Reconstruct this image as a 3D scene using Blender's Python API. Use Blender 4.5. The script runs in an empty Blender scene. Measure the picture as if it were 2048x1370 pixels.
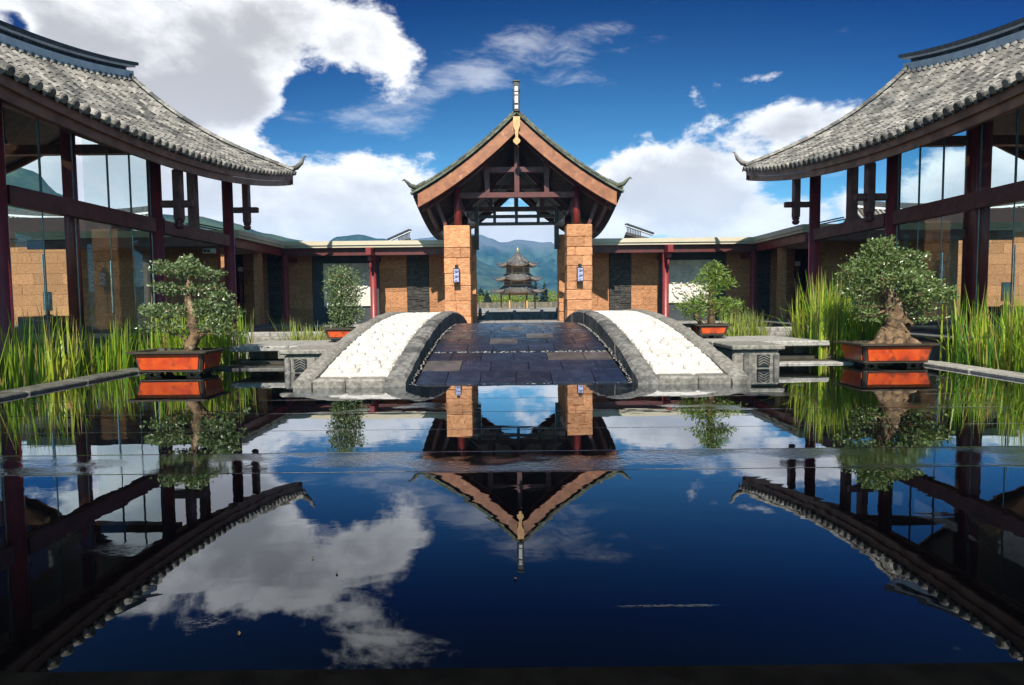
import bpy, bmesh, math, random
from mathutils import Vector, Matrix, noise as mnoise
random.seed(7)
R = math.radians
SC = bpy.context.scene
COL = SC.collection
PI = math.pi

# ------------------------------------------------------------------ camera
cam_d = bpy.data.cameras.new('camera')
cam = bpy.data.objects.new('camera', cam_d); COL.objects.link(cam)
cam_d.sensor_width = 36.0
cam_d.lens = 36.0*1150/2048
cam_d.shift_y = -22/2048
cam_d.clip_start = .05; cam_d.clip_end = 30000
_th, _ro = math.atan(.055), .010
_f = Vector((0, math.cos(_th), -math.sin(_th))); _u = Vector((0, math.sin(_th), math.cos(_th))); _r = Vector((1, 0, 0))
_r2 = _r*math.cos(_ro)-_u*math.sin(_ro); _u2 = _u*math.cos(_ro)+_r*math.sin(_ro)
_m = Matrix((_r2, _u2, -_f)).transposed().to_4x4()
_m.translation = (-.2, 0, 1.27)
cam.matrix_world = _m
SC.camera = cam

# ------------------------------------------------------------------ node helpers
class T:
    tree = None
def nd(kind, **kw):
    n = T.tree.nodes.new(kind)
    for k, v in kw.items(): setattr(n, k, v)
    return n
def lk(a, b): T.tree.links.new(a, b)
def put(sock, v):
    if isinstance(v, V): lk(v.s, sock)
    elif isinstance(v, bpy.types.NodeSocket): lk(v, sock)
    else:
        if sock.type == 'RGBA' and len(v) == 3: v = (*v, 1)
        sock.default_value = v
class V:
    def __init__(s, sock): s.s = sock
    def _m(s, op, *o):
        n = nd('ShaderNodeMath', operation=op)
        for i, v in enumerate((s,)+o): put(n.inputs[i], v)
        return V(n.outputs[0])
    def __add__(s, o): return s._m('ADD', o)
    def __sub__(s, o): return s._m('SUBTRACT', o)
    def __mul__(s, o): return s._m('MULTIPLY', o)
    def __truediv__(s, o): return s._m('DIVIDE', o)
    def exp(s): return s._m('EXPONENT')
    def frac(s): return s._m('FRACT')
    def abs(s): return s._m('ABSOLUTE')
    def max(s, o): return s._m('MAXIMUM', o)
    def min(s, o): return s._m('MINIMUM', o)
    def smooth(s, a, b, lo=0., hi=1.):
        n = nd('ShaderNodeMapRange', interpolation_type='SMOOTHSTEP')
        put(n.inputs[0], s)
        for i, v in enumerate((a, b, lo, hi)): put(n.inputs[i+1], v)
        return V(n.outputs[0])
def mixc(fac, a, b, blend='MIX'):
    n = nd('ShaderNodeMix', data_type='RGBA', blend_type=blend)
    put(n.inputs[0], fac); put(n.inputs[6], a); put(n.inputs[7], b)
    return n.outputs[2]
def noise_(vec, scale, detail=5, rough=.55, dist=0.):
    n = nd('ShaderNodeTexNoise')
    if vec is not None: put(n.inputs['Vector'], vec)
    n.inputs['Scale'].default_value = scale; n.inputs['Detail'].default_value = detail
    n.inputs['Roughness'].default_value = rough; n.inputs['Distortion'].default_value = dist
    return n
def vscale(vec, s):
    n = nd('ShaderNodeVectorMath', operation='MULTIPLY'); put(n.inputs[0], vec); n.inputs[1].default_value = s
    return n.outputs[0]
def vadd(a, b):
    n = nd('ShaderNodeVectorMath', operation='ADD'); put(n.inputs[0], a); put(n.inputs[1], b)
    return n.outputs[0]

# ------------------------------------------------------------------ sun + sky
SUN_EL, SUN_AZ = R(46), R(180+4)           # behind the camera, a little to its left
sdir = Vector((math.sin(SUN_AZ)*math.cos(SUN_EL), math.cos(SUN_AZ)*math.cos(SUN_EL), math.sin(SUN_EL)))
sun_d = bpy.data.lights.new('sun', 'SUN'); sun_d.energy = 4.6; sun_d.angle = R(.5); sun_d.color = (1, .93, .82)
sun = bpy.data.objects.new('sun', sun_d); COL.objects.link(sun)
sun.rotation_euler = sdir.to_track_quat('Z', 'Y').to_euler(); sun.location = (-4, -20, 30)

world = bpy.data.worlds.new('World'); SC.world = world; world.use_nodes = True
T.tree = world.node_tree; T.tree.nodes.clear()
sky = nd('ShaderNodeTexSky', sky_type='NISHITA', sun_disc=False)
sky.sun_elevation = SUN_EL; sky.sun_rotation = SUN_AZ % (2*PI); sky.altitude = 2400
sky.air_density = 1.0; sky.dust_density = .3; sky.ozone_density = 2.5
tc = nd('ShaderNodeTexCoord'); D = tc.outputs['Generated']
sep = nd('ShaderNodeSeparateXYZ'); lk(D, sep.inputs[0])
dx, dy, dz = (V(o) for o in sep.outputs)
az = dx._m('ARCTAN2', dy); el = dz.max(0.)._m('ARCSINE')
def blob(px, py, rx, ry, w):
    u = (px-1024)/1150; a = math.atan(u); e = math.atan((600-py)/1150*math.cos(a))
    ra = rx/1150*math.cos(a)**2; re = ry/1150*math.cos(a)
    p = (az-a)/ra; q = (el-e)/re
    return ((p*p+q*q)*-1.).exp()*w
BL = [(130, 55, 250, 105, .36), (400, 100, 190, 110, .32), (745, 85, 100, 62, .27), (400, 205, 120, 45, .24), (560, 30, 90, 70, .26), (640, 415, 320, 105, .46),
      (780, 250, 130, 45, .14), (1290, 395, 170, 85, .44), (1430, 390, 100, 80, .30), (1590, 262, 115, 50, .36), (1700, 245, 80, 40, .14),
      (1525, 168, 80, 16, .24), (1960, 390, 150, 80, .36), (180, 370, 280, 80, .40), (1130, 176, 26, 12, .18), (1040, 470, 170, 36, .46),
      (1600, 440, 190, 40, .28), (50, 40, 50, 26, -.20), (80, 66, 30, 30, -.20), (490, 175, 75, 80, .34), (330, 190, 180, 50, .12), (690, 255, 90, 22, -.22), (620, 190, 30, 26, -.16), (960, 320, 60, 80, -.16), (960, 60, 120, 120, -.16), (1150, 250, 130, 60, -.16), (1700, 90, 330, 110, -.18), (1250, 20, 330, 60, -.18)]
B = None
for b in BL:
    g = blob(*b); B = g if B is None else B+g
wv = noise_(D, 2.2, 3); w3 = vscale(wv.outputs['Color'], (.16, .16, .16))
q1 = vadd(vscale(D, (1, 1, 1.7)), w3)
n1 = V(noise_(q1, 4.6, 12, .64).outputs['Fac'])
cov = n1+B-.02
front = (az.abs()).smooth(.85, 1.3)
cov = cov+front*.07
dens = cov.smooth(.58, .70)
n2 = V(noise_(vadd(q1, (0, .0, .07)), 4.6, 8, .6).outputs['Fac'])
wq = nd('ShaderNodeMapping'); wq.inputs['Rotation'].default_value = (0, R(-28), 0); wq.inputs['Scale'].default_value = (2.2, 2.2, 7.5); put(wq.inputs[0], vadd(D, w3))
wn = V(noise_(wq.outputs[0], 3.0, 10, .66).outputs['Fac'])
wb = blob(1060, 125, 170, 40, 1.)+blob(1180, 80, 140, 30, .8)+blob(790, 230, 170, 75, 1.)+blob(930, 170, 90, 40, .8)+blob(1160, 170, 60, 16, .7)+blob(520, 215, 90, 26, .6)+blob(1580, 330, 180, 60, .7)
wisp = (wn+wb*.26-.30).smooth(.36, .66)*.42
dens = (dens+wisp*(dens*-1.+1.)).min(1.)
thick = (n2+B).smooth(.66, .98)*el.smooth(.08, .34, .35, 1.)
soft = (n1-n2)*2.2+.5
lit = mixc(soft.max(0.).min(1.), (8.2, 8.2, 8.2), (11., 10.8, 10.4))
ccol = mixc(thick, lit, (4.7, 4.5, 4.35))
# the deep blue of a polarised clear sky: darkest at right angles to the sun, steepened by a gamma
gam = nd('ShaderNodeGamma'); lk(vscale(sky.outputs[0], (.1, .1, .1)), gam.inputs[0]); gam.inputs[1].default_value = 1.5
dn = nd('ShaderNodeVectorMath', operation='DOT_PRODUCT'); lk(D, dn.inputs[0]); dn.inputs[1].default_value = sdir
c2 = V(dn.outputs['Value']); c2 = c2*c2
dop = (c2*-1.+1.)/(c2+1.)
sg_ = nd('ShaderNodeSeparateColor'); lk(gam.outputs[0], sg_.inputs[0]); cg = nd('ShaderNodeCombineColor')
for k, (pp, gg) in enumerate(((1.19, 3.6), (1.14, 5.5), (.98, 3.95))):
    c = (V(sg_.outputs[k])*gg*(dop*-pp+1.)).max(0.)
    put(cg.inputs[k], c/(c*.45+1.)*10.)
skc = cg.outputs[0]
fin = mixc(dens*.97, skc, ccol)
bg = nd('ShaderNodeBackground'); lk(fin, bg.inputs[0]); bg.inputs[1].default_value = .07
wo = nd('ShaderNodeOutputWorld'); lk(bg.outputs[0], wo.inputs[0])
SC.view_settings.view_transform = 'Standard'; SC.view_settings.look = 'None'
SC.view_settings.exposure = 1.; SC.view_settings.gamma = 1; SC.view_settings.use_curve_mapping = False
SC.cycles.max_bounces = 10; SC.cycles.transparent_max_bounces = 16; SC.cycles.volume_bounces = 0
SC.cycles.use_denoising = True; SC.cycles.caustics_reflective = False; SC.cycles.caustics_refractive = False

# ------------------------------------------------------------------ materials
M = {}
def new_mat(name):
    m = bpy.data.materials.new(name); m.use_nodes = True; T.tree = m.node_tree; T.tree.nodes.clear()
    out = nd('ShaderNodeOutputMaterial'); p = nd('ShaderNodeBsdfPrincipled'); lk(p.outputs[0], out.inputs[0])
    M[name] = m
    return m, p, out
def mat(name, c1, c2=None, rough=.7, scale=4, detail=6, bump=0., bscale=None, bdist=.02, rand=0., spec=.5, metal=0., stretch=(1, 1, 1), dark=None, contrast=(.35, .65)):
    m, p, out = new_mat(name)
    c2 = c2 or tuple(x*.75 for x in c1)
    geo = nd('ShaderNodeNewGeometry'); pos = vscale(geo.outputs['Position'], stretch)
    f = V(noise_(pos, scale, detail, .6).outputs['Fac']).smooth(*contrast)
    c = mixc(f, c1, c2)
    if dark:                                              # stains with a shape of their own
        f2 = V(noise_(pos, dark[1], 4, .6).outputs['Fac']).smooth(dark[2], dark[2]+.12)
        c = mixc(f2*dark[3], c, dark[0])
    if rand:
        oi = nd('ShaderNodeObjectInfo')
        r = (V(oi.outputs['Random'])+V(geo.outputs['Random Per Island'])).frac()
        h = r*(2*rand)+(1-rand)
        n = nd('ShaderNodeVectorMath', operation='SCALE'); lk(c, n.inputs[0]); put(n.inputs['Scale'], h); c = n.outputs[0]
    lk(c, p.inputs['Base Color'])
    put(p.inputs['Roughness'], f*.12+(rough-.06)); p.inputs['Metallic'].default_value = metal
    p.inputs['Specular IOR Level'].default_value = spec
    if bump:
        bn = nd('ShaderNodeBump'); bn.inputs['Strength'].default_value = bump; bn.inputs['Distance'].default_value = bdist
        lk(noise_(pos, bscale or scale*4, 6, .65).outputs['Fac'], bn.inputs['Height']); lk(bn.outputs[0], p.inputs['Normal'])
    return m
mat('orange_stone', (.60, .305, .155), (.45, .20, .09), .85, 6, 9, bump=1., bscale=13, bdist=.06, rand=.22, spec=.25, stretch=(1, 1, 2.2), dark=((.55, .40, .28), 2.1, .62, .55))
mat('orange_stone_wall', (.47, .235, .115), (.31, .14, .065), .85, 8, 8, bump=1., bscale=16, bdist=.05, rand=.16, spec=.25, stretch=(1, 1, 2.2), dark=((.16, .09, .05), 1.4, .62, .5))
mat('slate', (.050, .044, .036), (.018, .016, .013), .7, 8, bump=.5, rand=.45)
mat('red_paint', (.20, .026, .026), (.14, .018, .02), .42, 3, bump=.05, rand=.08)
mat('dark_red_wood', (.10, .019, .016), (.055, .011, .010), .5, 4, bump=.1, stretch=(1, 1, 1), rand=.1)
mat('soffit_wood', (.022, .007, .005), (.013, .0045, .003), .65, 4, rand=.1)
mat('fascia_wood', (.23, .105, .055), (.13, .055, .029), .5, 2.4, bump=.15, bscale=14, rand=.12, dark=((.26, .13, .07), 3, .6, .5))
mat('barge_wood', (.31, .12, .05), (.20, .07, .03), .5, 3, 6, bump=.25, bscale=20, rand=.08, dark=((.50, .25, .13), 3.4, .58, .6))
mat('pale_wood', (.62, .36, .15), (.5, .27, .1), .55, 8, bump=.3)
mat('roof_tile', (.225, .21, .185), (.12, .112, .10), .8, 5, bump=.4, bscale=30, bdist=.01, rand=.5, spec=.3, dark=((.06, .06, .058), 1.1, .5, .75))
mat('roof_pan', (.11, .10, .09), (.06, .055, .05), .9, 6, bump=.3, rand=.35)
mat('mossy_tile', (.10, .11, .07), (.05, .055, .045), .85, 6, bump=.4, rand=.35, dark=((.22, .21, .17), 5, .6, .6))
mat('ridge_plaster', (.62, .62, .64), (.5, .5, .52), .85, 3, bump=.1)
mat('ridge_tile', (.07, .075, .08), (.04, .042, .045), .8, 6, bump=.2, rand=.2)
mat('cream_metal', (.50, .45, .34), (.45, .40, .30), .45, 2, rand=.03)
mat('ceiling_white', (.45, .42, .36), (.4, .37, .32), .8)
mat('blue_grey_plaster', (.035, .042, .048), (.026, .031, .036), .7, 2)
mat('white_relief', (.60, .575, .52), (.50, .475, .42), .8, 5, bump=.2)
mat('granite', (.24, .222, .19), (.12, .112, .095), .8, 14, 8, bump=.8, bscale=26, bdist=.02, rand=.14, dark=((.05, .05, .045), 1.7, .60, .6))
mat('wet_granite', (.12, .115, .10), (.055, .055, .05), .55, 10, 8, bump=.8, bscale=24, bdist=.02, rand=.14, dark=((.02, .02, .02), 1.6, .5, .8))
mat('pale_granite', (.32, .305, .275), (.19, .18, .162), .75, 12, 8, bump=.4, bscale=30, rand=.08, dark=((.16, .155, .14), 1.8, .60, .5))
mat('white_cobble', (.62, .58, .53), (.48, .44, .39), .8, 9, 8, bump=.9, bscale=22, bdist=.03, rand=.17)
mat('white_bed', (.58, .54, .48), (.46, .43, .38), .85, 20, bump=.6, bscale=40)
mat('black_slab', (.015, .021, .040), (.008, .011, .022), .30, 5, bump=.06, bscale=9, rand=.25, spec=.38)
mat('dry_slab', (.10, .085, .078), (.045, .038, .036), .4, 3, bump=.1, bscale=14, rand=.3)
mat('dry_leaf', (.08, .045, .018), (.05, .03, .012), .6)
mat('wet_step', (.05, .042, .03), (.025, .022, .016), .5, 8, bump=.5)
mat('pebble', (.24, .23, .21), (.09, .09, .085), .45, 20, rand=.6)
mat('black_edge', (.003, .003, .003), (.0015, .0015, .0015), .8, 6, bump=.2, bscale=20, spec=.02)
mat('dark_bed', (.012, .010, .008), (.007, .006, .005), .7, 3)
mat('paving', (.13, .125, .115), (.085, .08, .074), .75, 3, bump=.2, rand=.1)
mat('pot_glaze', (.60, .085, .016), (.42, .045, .012), .28, 5, bump=.12, bscale=12, dark=((.14, .03, .018), 4.5, .54, .75))
mat('pot_rim', (.055, .040, .028), (.03, .022, .016), .4, 6, bump=.15)
mat('pot_soil', (.045, .035, .02), (.05, .06, .015), .95, 14, bump=.8)
mat('bark', (.22, .135, .068), (.06, .036, .02), .9, 8, 8, bump=1., bscale=14, bdist=.06, dark=((.42, .32, .2), 5, .56, .7))
mat('black_iron', (.012, .012, .013), None, .4, 6)
mat('steel', (.55, .55, .54), (.45, .45, .45), .25, 5, metal=1.)
mat('glass_edge', (.10, .16, .15), None, .25)
mat('granite_inner', (.20, .19, .17), (.075, .07, .065), .75, 9, 8, bump=.8, bscale=24, bdist=.02, rand=.14, dark=((.035, .035, .032), 1.9, .48, .75))
mat('lantern_glass', (.42, .42, .62), (.33, .33, .52), .3, 14)
mat('gold', (.65, .48, .16), (.5, .36, .1), .35, 8, metal=.6)
mat('pagoda_wood', (.15, .075, .022), (.08, .038, .013), .6, 5, rand=.2)
mat('pagoda_column', (.44, .24, .075), (.34, .18, .055), .5, 5)
mat('pagoda_tile', (.14, .125, .11), (.07, .064, .058), .8, 2.5, bump=.2, rand=.3)
mat('fence_board', (.16, .13, .085), (.09, .075, .05), .85, 2, rand=.35)
mat('white_wall', (.6, .58, .53), (.5, .48, .44), .85, 1.5)
mat('meadow', (.10, .14, .03), (.06, .095, .02), .95, .4)
mat('conifer', (.028, .05, .018), (.018, .032, .012), .8, 1.2, rand=.3)
mat('trunk_bark', (.09, .065, .045), None, .9, 4)
mat('white_plastic', (.75, .75, .73), None, .4)
mat('black_lacquer', (.012, .008, .007), None, .3)
mat('stone_paver', (.25, .24, .22), (.18, .17, .155), .8, 2, bump=.1, rand=.12)

def leaf_mat(name, a, b, rough, trans=.3, stem=None):
    m, p, out = new_mat(name)
    geo = nd('ShaderNodeNewGeometry'); oi = nd('ShaderNodeObjectInfo')
    r = V(geo.outputs['Random Per Island'])
    c = mixc(r, a, b)
    if stem: c = mixc((r*7.31).frac().smooth(.80, .88), c, stem)
    lk(c, p.inputs['Base Color']); p.inputs['Roughness'].default_value = rough
    tr = nd('ShaderNodeBsdfTranslucent'); c2 = mixc(1., c, (1.25, 1.3, .6), 'MULTIPLY'); lk(c2, tr.inputs[0])
    mx = nd('ShaderNodeMixShader'); mx.inputs[0].default_value = trans
    lk(p.outputs[0], mx.inputs[1]); lk(tr.outputs[0], mx.inputs[2]); lk(mx.outputs[0], out.inputs[0])
leaf_mat('bonsai_leaf', (.085, .13, .035), (.20, .26, .10), .3, .25)
leaf_mat('dark_leaf', (.075, .12, .04), (.20, .25, .12), .3, .25)
leaf_mat('needle_leaf', (.09, .16, .018), (.19, .26, .04), .5, .25)
leaf_mat('reed_blade', (.08, .24, .02), (.46, .52, .045), .4, .42, (.34, .24, .09))
leaf_mat('sedge_blade', (.14, .24, .03), (.38, .42, .09), .5, .35, (.36, .26, .12))
leaf_mat('hedge_leaf', (.13, .19, .015), (.24, .28, .03), .6, .3)

# mountain forest / rock
m, p, out = new_mat('forest_hill')
geo = nd('ShaderNodeNewGeometry')
f = V(noise_(geo.outputs['Position'], .04, 8, .62).outputs['Fac']).smooth(.38, .62)
lk(mixc(f, (.018, .034, .016), (.05, .072, .03)), p.inputs['Base Color']); p.inputs['Roughness'].default_value = .95
p.inputs['Specular IOR Level'].default_value = .1
m, p, out = new_mat('mountain_rock')
geo = nd('ShaderNodeNewGeometry')
f = V(noise_(geo.outputs['Position'], .010, 9, .65).outputs['Fac']).smooth(.40, .62)
sz = nd('ShaderNodeSeparateXYZ'); lk(geo.outputs['Position'], sz.inputs[0])
g = V(noise_(geo.outputs['Position'], .014, 6, .6).outputs['Fac'])*70+V(sz.outputs[2])
c = mixc(f, (.010, .028, .016), (.065, .105, .06))
c = mixc(g.smooth(140, 185), c, (.10, .11, .11))
lk(c, p.inputs['Base Color']); p.inputs['Roughness'].default_value = .95; p.inputs['Specular IOR Level'].default_value = .1

# thin architectural glass
m, p, out = new_mat('thin_glass')
tr = nd('ShaderNodeBsdfTransparent'); tr.inputs[0].default_value = (.90, .96, .95, 1)
gl = nd('ShaderNodeBsdfGlossy'); gl.inputs['Roughness'].default_value = 0.; gl.inputs[0].default_value = (.9, .97, 1, 1)
fr = nd('ShaderNodeLayerWeight'); fa = V(fr.outputs['Facing'])._m('POWER', 5.)*.9+.03
mx = nd('ShaderNodeMixShader'); put(mx.inputs[0], fa); lk(tr.outputs[0], mx.inputs[1]); lk(gl.outputs[0], mx.inputs[2]); lk(mx.outputs[0], out.inputs[0])

# black reflecting pool: still film of water over black stone, a ruffled strip over the sill
def water_mat(name, strip):
    m, p, out = new_mat(name)
    geo = nd('ShaderNodeNewGeometry'); P = geo.outputs['Position']
    sp = nd('ShaderNodeSeparateXYZ'); lk(P, sp.inputs[0]); x, y = V(sp.outputs[0]), V(sp.outputs[1])
    b1 = nd('ShaderNodeBump'); b1.inputs['Strength'].default_value = .35; b1.inputs['Distance'].default_value = .0016
    lk(noise_(vscale(P, (1., 2.2, 1)), 1.6, 2, .5, .6).outputs['Fac'], b1.inputs['Height'])
    last = b1
    if strip:
        wob = V(noise_(P, .9, 4, .6).outputs['Fac'])
        patch = V(noise_(vscale(P, (.55, 1.1, 1)), 1.0, 3, .55).outputs['Fac']).smooth(.45, .60)
        yy = y+(wob-.5)*.10
        band = yy.smooth(4.16, 4.24)*yy.smooth(4.74, 4.80, 1., 0.)
        patch2 = V(noise_(vscale(vadd(P, (7.3, 2.1, 0)), (.5, 1.3, 1)), 1.1, 3, .55).outputs['Fac']).smooth(.60, .70)
        far = y.smooth(5.2, 6.)*patch2
        near = y.smooth(2.6, 3.2, 1., 0.)*patch2*.35
        amp = band*(patch*.75+.03)+far*.4+near
        b2 = nd('ShaderNodeBump'); b2.inputs['Distance'].default_value = .007; put(b2.inputs['Strength'], amp.min(1.))
        lk(noise_(vscale(P, (1, 1.25, 1)), 19, 4, .6).outputs['Fac'], b2.inputs['Height']); lk(b1.outputs[0], b2.inputs['Normal'])
        # faint lips of the slab steps under the film
        b3 = nd('ShaderNodeBump'); b3.inputs['Distance'].default_value = .006; b3.inputs['Strength'].default_value = .35
        s = None
        for k, w in ((4.22, .010), (4.77, .012), (5.62, .010), (6.5, .012), (7.4, .012)):
            t = ((y+(wob-.5)*.012-k).abs()).smooth(0, w, 1, 0); s = t if s is None else s+t
        bub = V(noise_(P, 90, 2, .5).outputs['Fac']).smooth(.42, .6)
        s = s+((y+(wob-.5)*.01-2.31).abs()).smooth(0, .012, 1, 0)*x.smooth(.2, .3)*x.smooth(.55, .68, 1, 0)*bub*.9
        put(b3.inputs['Height'], s); lk(b2.outputs[0], b3.inputs['Normal'])
        last = b3
    # the film mirrors more strongly the flatter one looks along it
    T.tree.nodes.remove(p)
    df = nd('ShaderNodeBsdfDiffuse'); df.inputs[0].default_value = (.0006, .0006, .0008, 1)
    gl = nd('ShaderNodeBsdfGlossy'); gl.inputs['Roughness'].default_value = .01; gl.inputs[0].default_value = (.93, .96, 1, 1)
    lw = nd('ShaderNodeLayerWeight'); fa = (V(lw.outputs['Facing'])._m('POWER', 3.3)*1.15+.012).min(.97)
    mx = nd('ShaderNodeMixShader'); put(mx.inputs[0], fa); lk(df.outputs[0], mx.inputs[1]); lk(gl.outputs[0], mx.inputs[2])
    for n in (gl, lw): lk(last.outputs[0], n.inputs['Normal'])
    lk(mx.outputs[0], out.inputs[0])
water_mat('pool_water', True); water_mat('still_water', False)

# ------------------------------------------------------------------ object helpers
WL = {}
MIRROR = [False]
def mx_(x): return .3-x if MIRROR[0] else x
def tag(o, label=None, cat=None, group=None, kind=None):
    if label: o['label'] = label
    if cat: o['category'] = cat
    if group: o['group'] = group
    if kind: o['kind'] = kind
    return o
def thing(name, label, cat, loc, group=None):
    o = bpy.data.objects.new(name, None); COL.objects.link(o); o.empty_display_size = .3
    o.location = loc; WL[o] = Vector(loc)
    return tag(o, label, cat, group)
def link(name, me, parent, mtx=None, loc=None):
    o = bpy.data.objects.new(name, me); COL.objects.link(o)
    off = WL[parent] if parent else Vector((0, 0, 0))
    if parent: o.parent = parent
    if mtx is not None: o.matrix_basis = Matrix.Translation(-off) @ mtx; WL[o] = mtx.translation.copy()
    else: o.location = Vector(loc)-off; WL[o] = Vector(loc)
    return o
class MB:
    def __init__(s): s.v = []; s.f = []
    def add(s, vs, fs):
        k = len(s.v); s.v += [tuple(v) for v in vs]; s.f += [tuple(i+k for i in f) for f in fs]; return s
    def box(s, x0, x1, y0, y1, z0, z1, c=0.):
        if c:
            return s.cbox(x0, x1, y0, y1, z0, z1, c)
        return s.add([(x0, y0, z0), (x1, y0, z0), (x1, y1, z0), (x0, y1, z0), (x0, y0, z1), (x1, y0, z1), (x1, y1, z1), (x0, y1, z1)],
                     [(3, 2, 1, 0), (4, 5, 6, 7), (0, 1, 5, 4), (1, 2, 6, 5), (2, 3, 7, 6), (3, 0, 4, 7)])
    def cbox(s, x0, x1, y0, y1, z0, z1, c):
        # box with chamfered upright and horizontal edges
        vs, fs = [], []
        for z, i in ((z0, c), (z0+c, 0), (z1-c, 0), (z1, c)):
            vs += [(x0+i+c, y0+i, z), (x1-i-c, y0+i, z), (x1-i, y0+i+c, z), (x1-i, y1-i-c, z), (x1-i-c, y1-i, z), (x0+i+c, y1-i, z), (x0+i, y1-i-c, z), (x0+i, y0+i+c, z)]
        for k in range(3):
            for j in range(8): a, b = k*8+j, k*8+(j+1) % 8; fs.append((a, b, b+8, a+8))
        fs += [tuple(range(7, -1, -1)), tuple(range(24, 32))]
        return s.add(vs, fs)
    def beam(s, a, b, w, h, up=(0, 0, 1)):
        a, b, up = Vector(a), Vector(b), Vector(up); d = (b-a).normalized(); r = d.cross(up).normalized(); u = r.cross(d)
        vs = []
        for p in (a, b):
            for sx, sz in ((-1, -1), (1, -1), (1, 1), (-1, 1)): vs.append(p+r*(w/2*sx)+u*(h/2*sz))
        return s.add(vs, [(0, 1, 2, 3), (7, 6, 5, 4), (0, 4, 5, 1), (1, 5, 6, 2), (2, 6, 7, 3), (3, 7, 4, 0)])
    def tube(s, pts, rs, n=8, caps=True):
        pts = [Vector(p) for p in pts]
        if not hasattr(rs, '__len__'): rs = [rs]*len(pts)
        vs, fs = [], []; ref = Vector((.31, .17, .93))
        for i, p in enumerate(pts):
            d = (pts[min(i+1, len(pts)-1)]-pts[max(i-1, 0)]).normalized()
            a = d.cross(ref)
            if a.length < .1: a = d.cross(Vector((1, 0, 0)))
            a.normalize(); b = d.cross(a)
            for k in range(n): t = 2*PI*k/n; vs.append(p+(a*math.cos(t)+b*math.sin(t))*rs[i])
        for i in range(len(pts)-1):
            for k in range(n): q = (k+1) % n; fs.append((i*n+k, i*n+q, (i+1)*n+q, (i+1)*n+k))
        if caps: fs += [tuple(range(n-1, -1, -1)), tuple(range((len(pts)-1)*n, len(pts)*n))]
        return s.add(vs, fs)
    def lathe(s, prof, n=12, c=(0, 0, 0)):
        vs, fs = [], []
        for r, z in prof:
            for k in range(n): t = 2*PI*k/n; vs.append((c[0]+r*math.cos(t), c[1]+r*math.sin(t), c[2]+z))
        for i in range(len(prof)-1):
            for k in range(n): q = (k+1) % n; fs.append((i*n+k, i*n+q, (i+1)*n+q, (i+1)*n+k))
        fs += [tuple(range(n-1, -1, -1)), tuple(range((len(prof)-1)*n, len(prof)*n))]
        return s.add(vs, fs)
    def grid(s, rows):
        n = len(rows[0]); vs = [p for r in rows for p in r]
        return s.add(vs, [(i*n+j, i*n+j+1, (i+1)*n+j+1, (i+1)*n+j) for i in range(len(rows)-1) for j in range(n-1)])
    def slab(s, rows, th):
        # closed slab of vertical thickness th below the grid of points
        n = len(rows[0]); m_ = len(rows); top = [Vector(p) for r in rows for p in r]; bot = [p-Vector((0, 0, th)) for p in top]; N = n*m_
        fs = []
        for i in range(m_-1):
            for j in range(n-1):
                q = (i*n+j, i*n+j+1, (i+1)*n+j+1, (i+1)*n+j); fs += [q, tuple(N+k for k in reversed(q))]
        for i in range(m_-1):
            a, b = i*n, (i+1)*n; fs.append((a, b, N+b, N+a)); a, b = i*n+n-1, (i+1)*n+n-1; fs.append((b, a, N+a, N+b))
        for j in range(n-1):
            a, b = j, j+1; fs.append((b, a, N+a, N+b)); a, b = (m_-1)*n+j, (m_-1)*n+j+1; fs.append((a, b, N+b, N+a))
        return s.add(top+bot, fs)
    def prism(s, poly, y0, y1):
        # poly in (x, z), extruded in y
        n = len(poly)
        return s.add([(x, y0, z) for x, z in poly]+[(x, y1, z) for x, z in poly],
                     [tuple(range(n)), tuple(range(2*n-1, n-1, -1))]+[(i, (i+1) % n, n+(i+1) % n, n+i) for i in range(n)])
    def mesh(s, name, material, smooth=False, recalc=True, center=None):
        c = Vector(center) if center is not None else Vector((0, 0, 0))
        me = bpy.data.meshes.new(name); me.from_pydata([(v[0]-c.x, v[1]-c.y, v[2]-c.z) for v in s.v], [], s.f)
        if recalc:
            bm = bmesh.new(); bm.from_mesh(me); bmesh.ops.recalc_face_normals(bm, faces=bm.faces); bm.to_mesh(me); bm.free()
        me.materials.append(M[material])
        if smooth: me.polygons.foreach_set('use_smooth', [True]*len(me.polygons))
        return me
    def build(s, name, material, parent=None, smooth=False, recalc=True, mirror=True):
        if MIRROR[0] and mirror: s.v = [(.3-x, y, z) for x, y, z in s.v]
        n = len(s.v); c = Vector((sum(v[0] for v in s.v)/n, sum(v[1] for v in s.v)/n, min(v[2] for v in s.v)))
        return link(name, s.mesh(name, material, smooth, recalc, c), parent, loc=c)
_cache = {}
def stone(name, material, parent, x0, x1, y0, y1, z0, z1, c=.015):
    """one block; alike blocks share their mesh"""
    if MIRROR[0]: x0, x1 = .3-x1, .3-x0
    k = (material, round(x1-x0, 2), round(y1-y0, 2), round(z1-z0, 2), c)
    if k not in _cache:
        a, b, d = k[1]/2, k[2]/2, k[3]
        _cache[k] = MB().cbox(-a, a, -b, b, 0, d, c).mesh(name, material)
    return link(name, _cache[k], parent, loc=((x0+x1)/2, (y0+y1)/2, z0))
def frame_mtx(p, along, normal):
    y = along.normalized(); z = (normal-y*normal.dot(y)).normalized(); x = y.cross(z)
    m = Matrix((x, y, z)).transposed().to_4x4(); m.translation = p
    return m
def struct(name, mb, material, smooth=False): return tag(mb.build(name, material, None, smooth, mirror=False), kind='structure')

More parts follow.
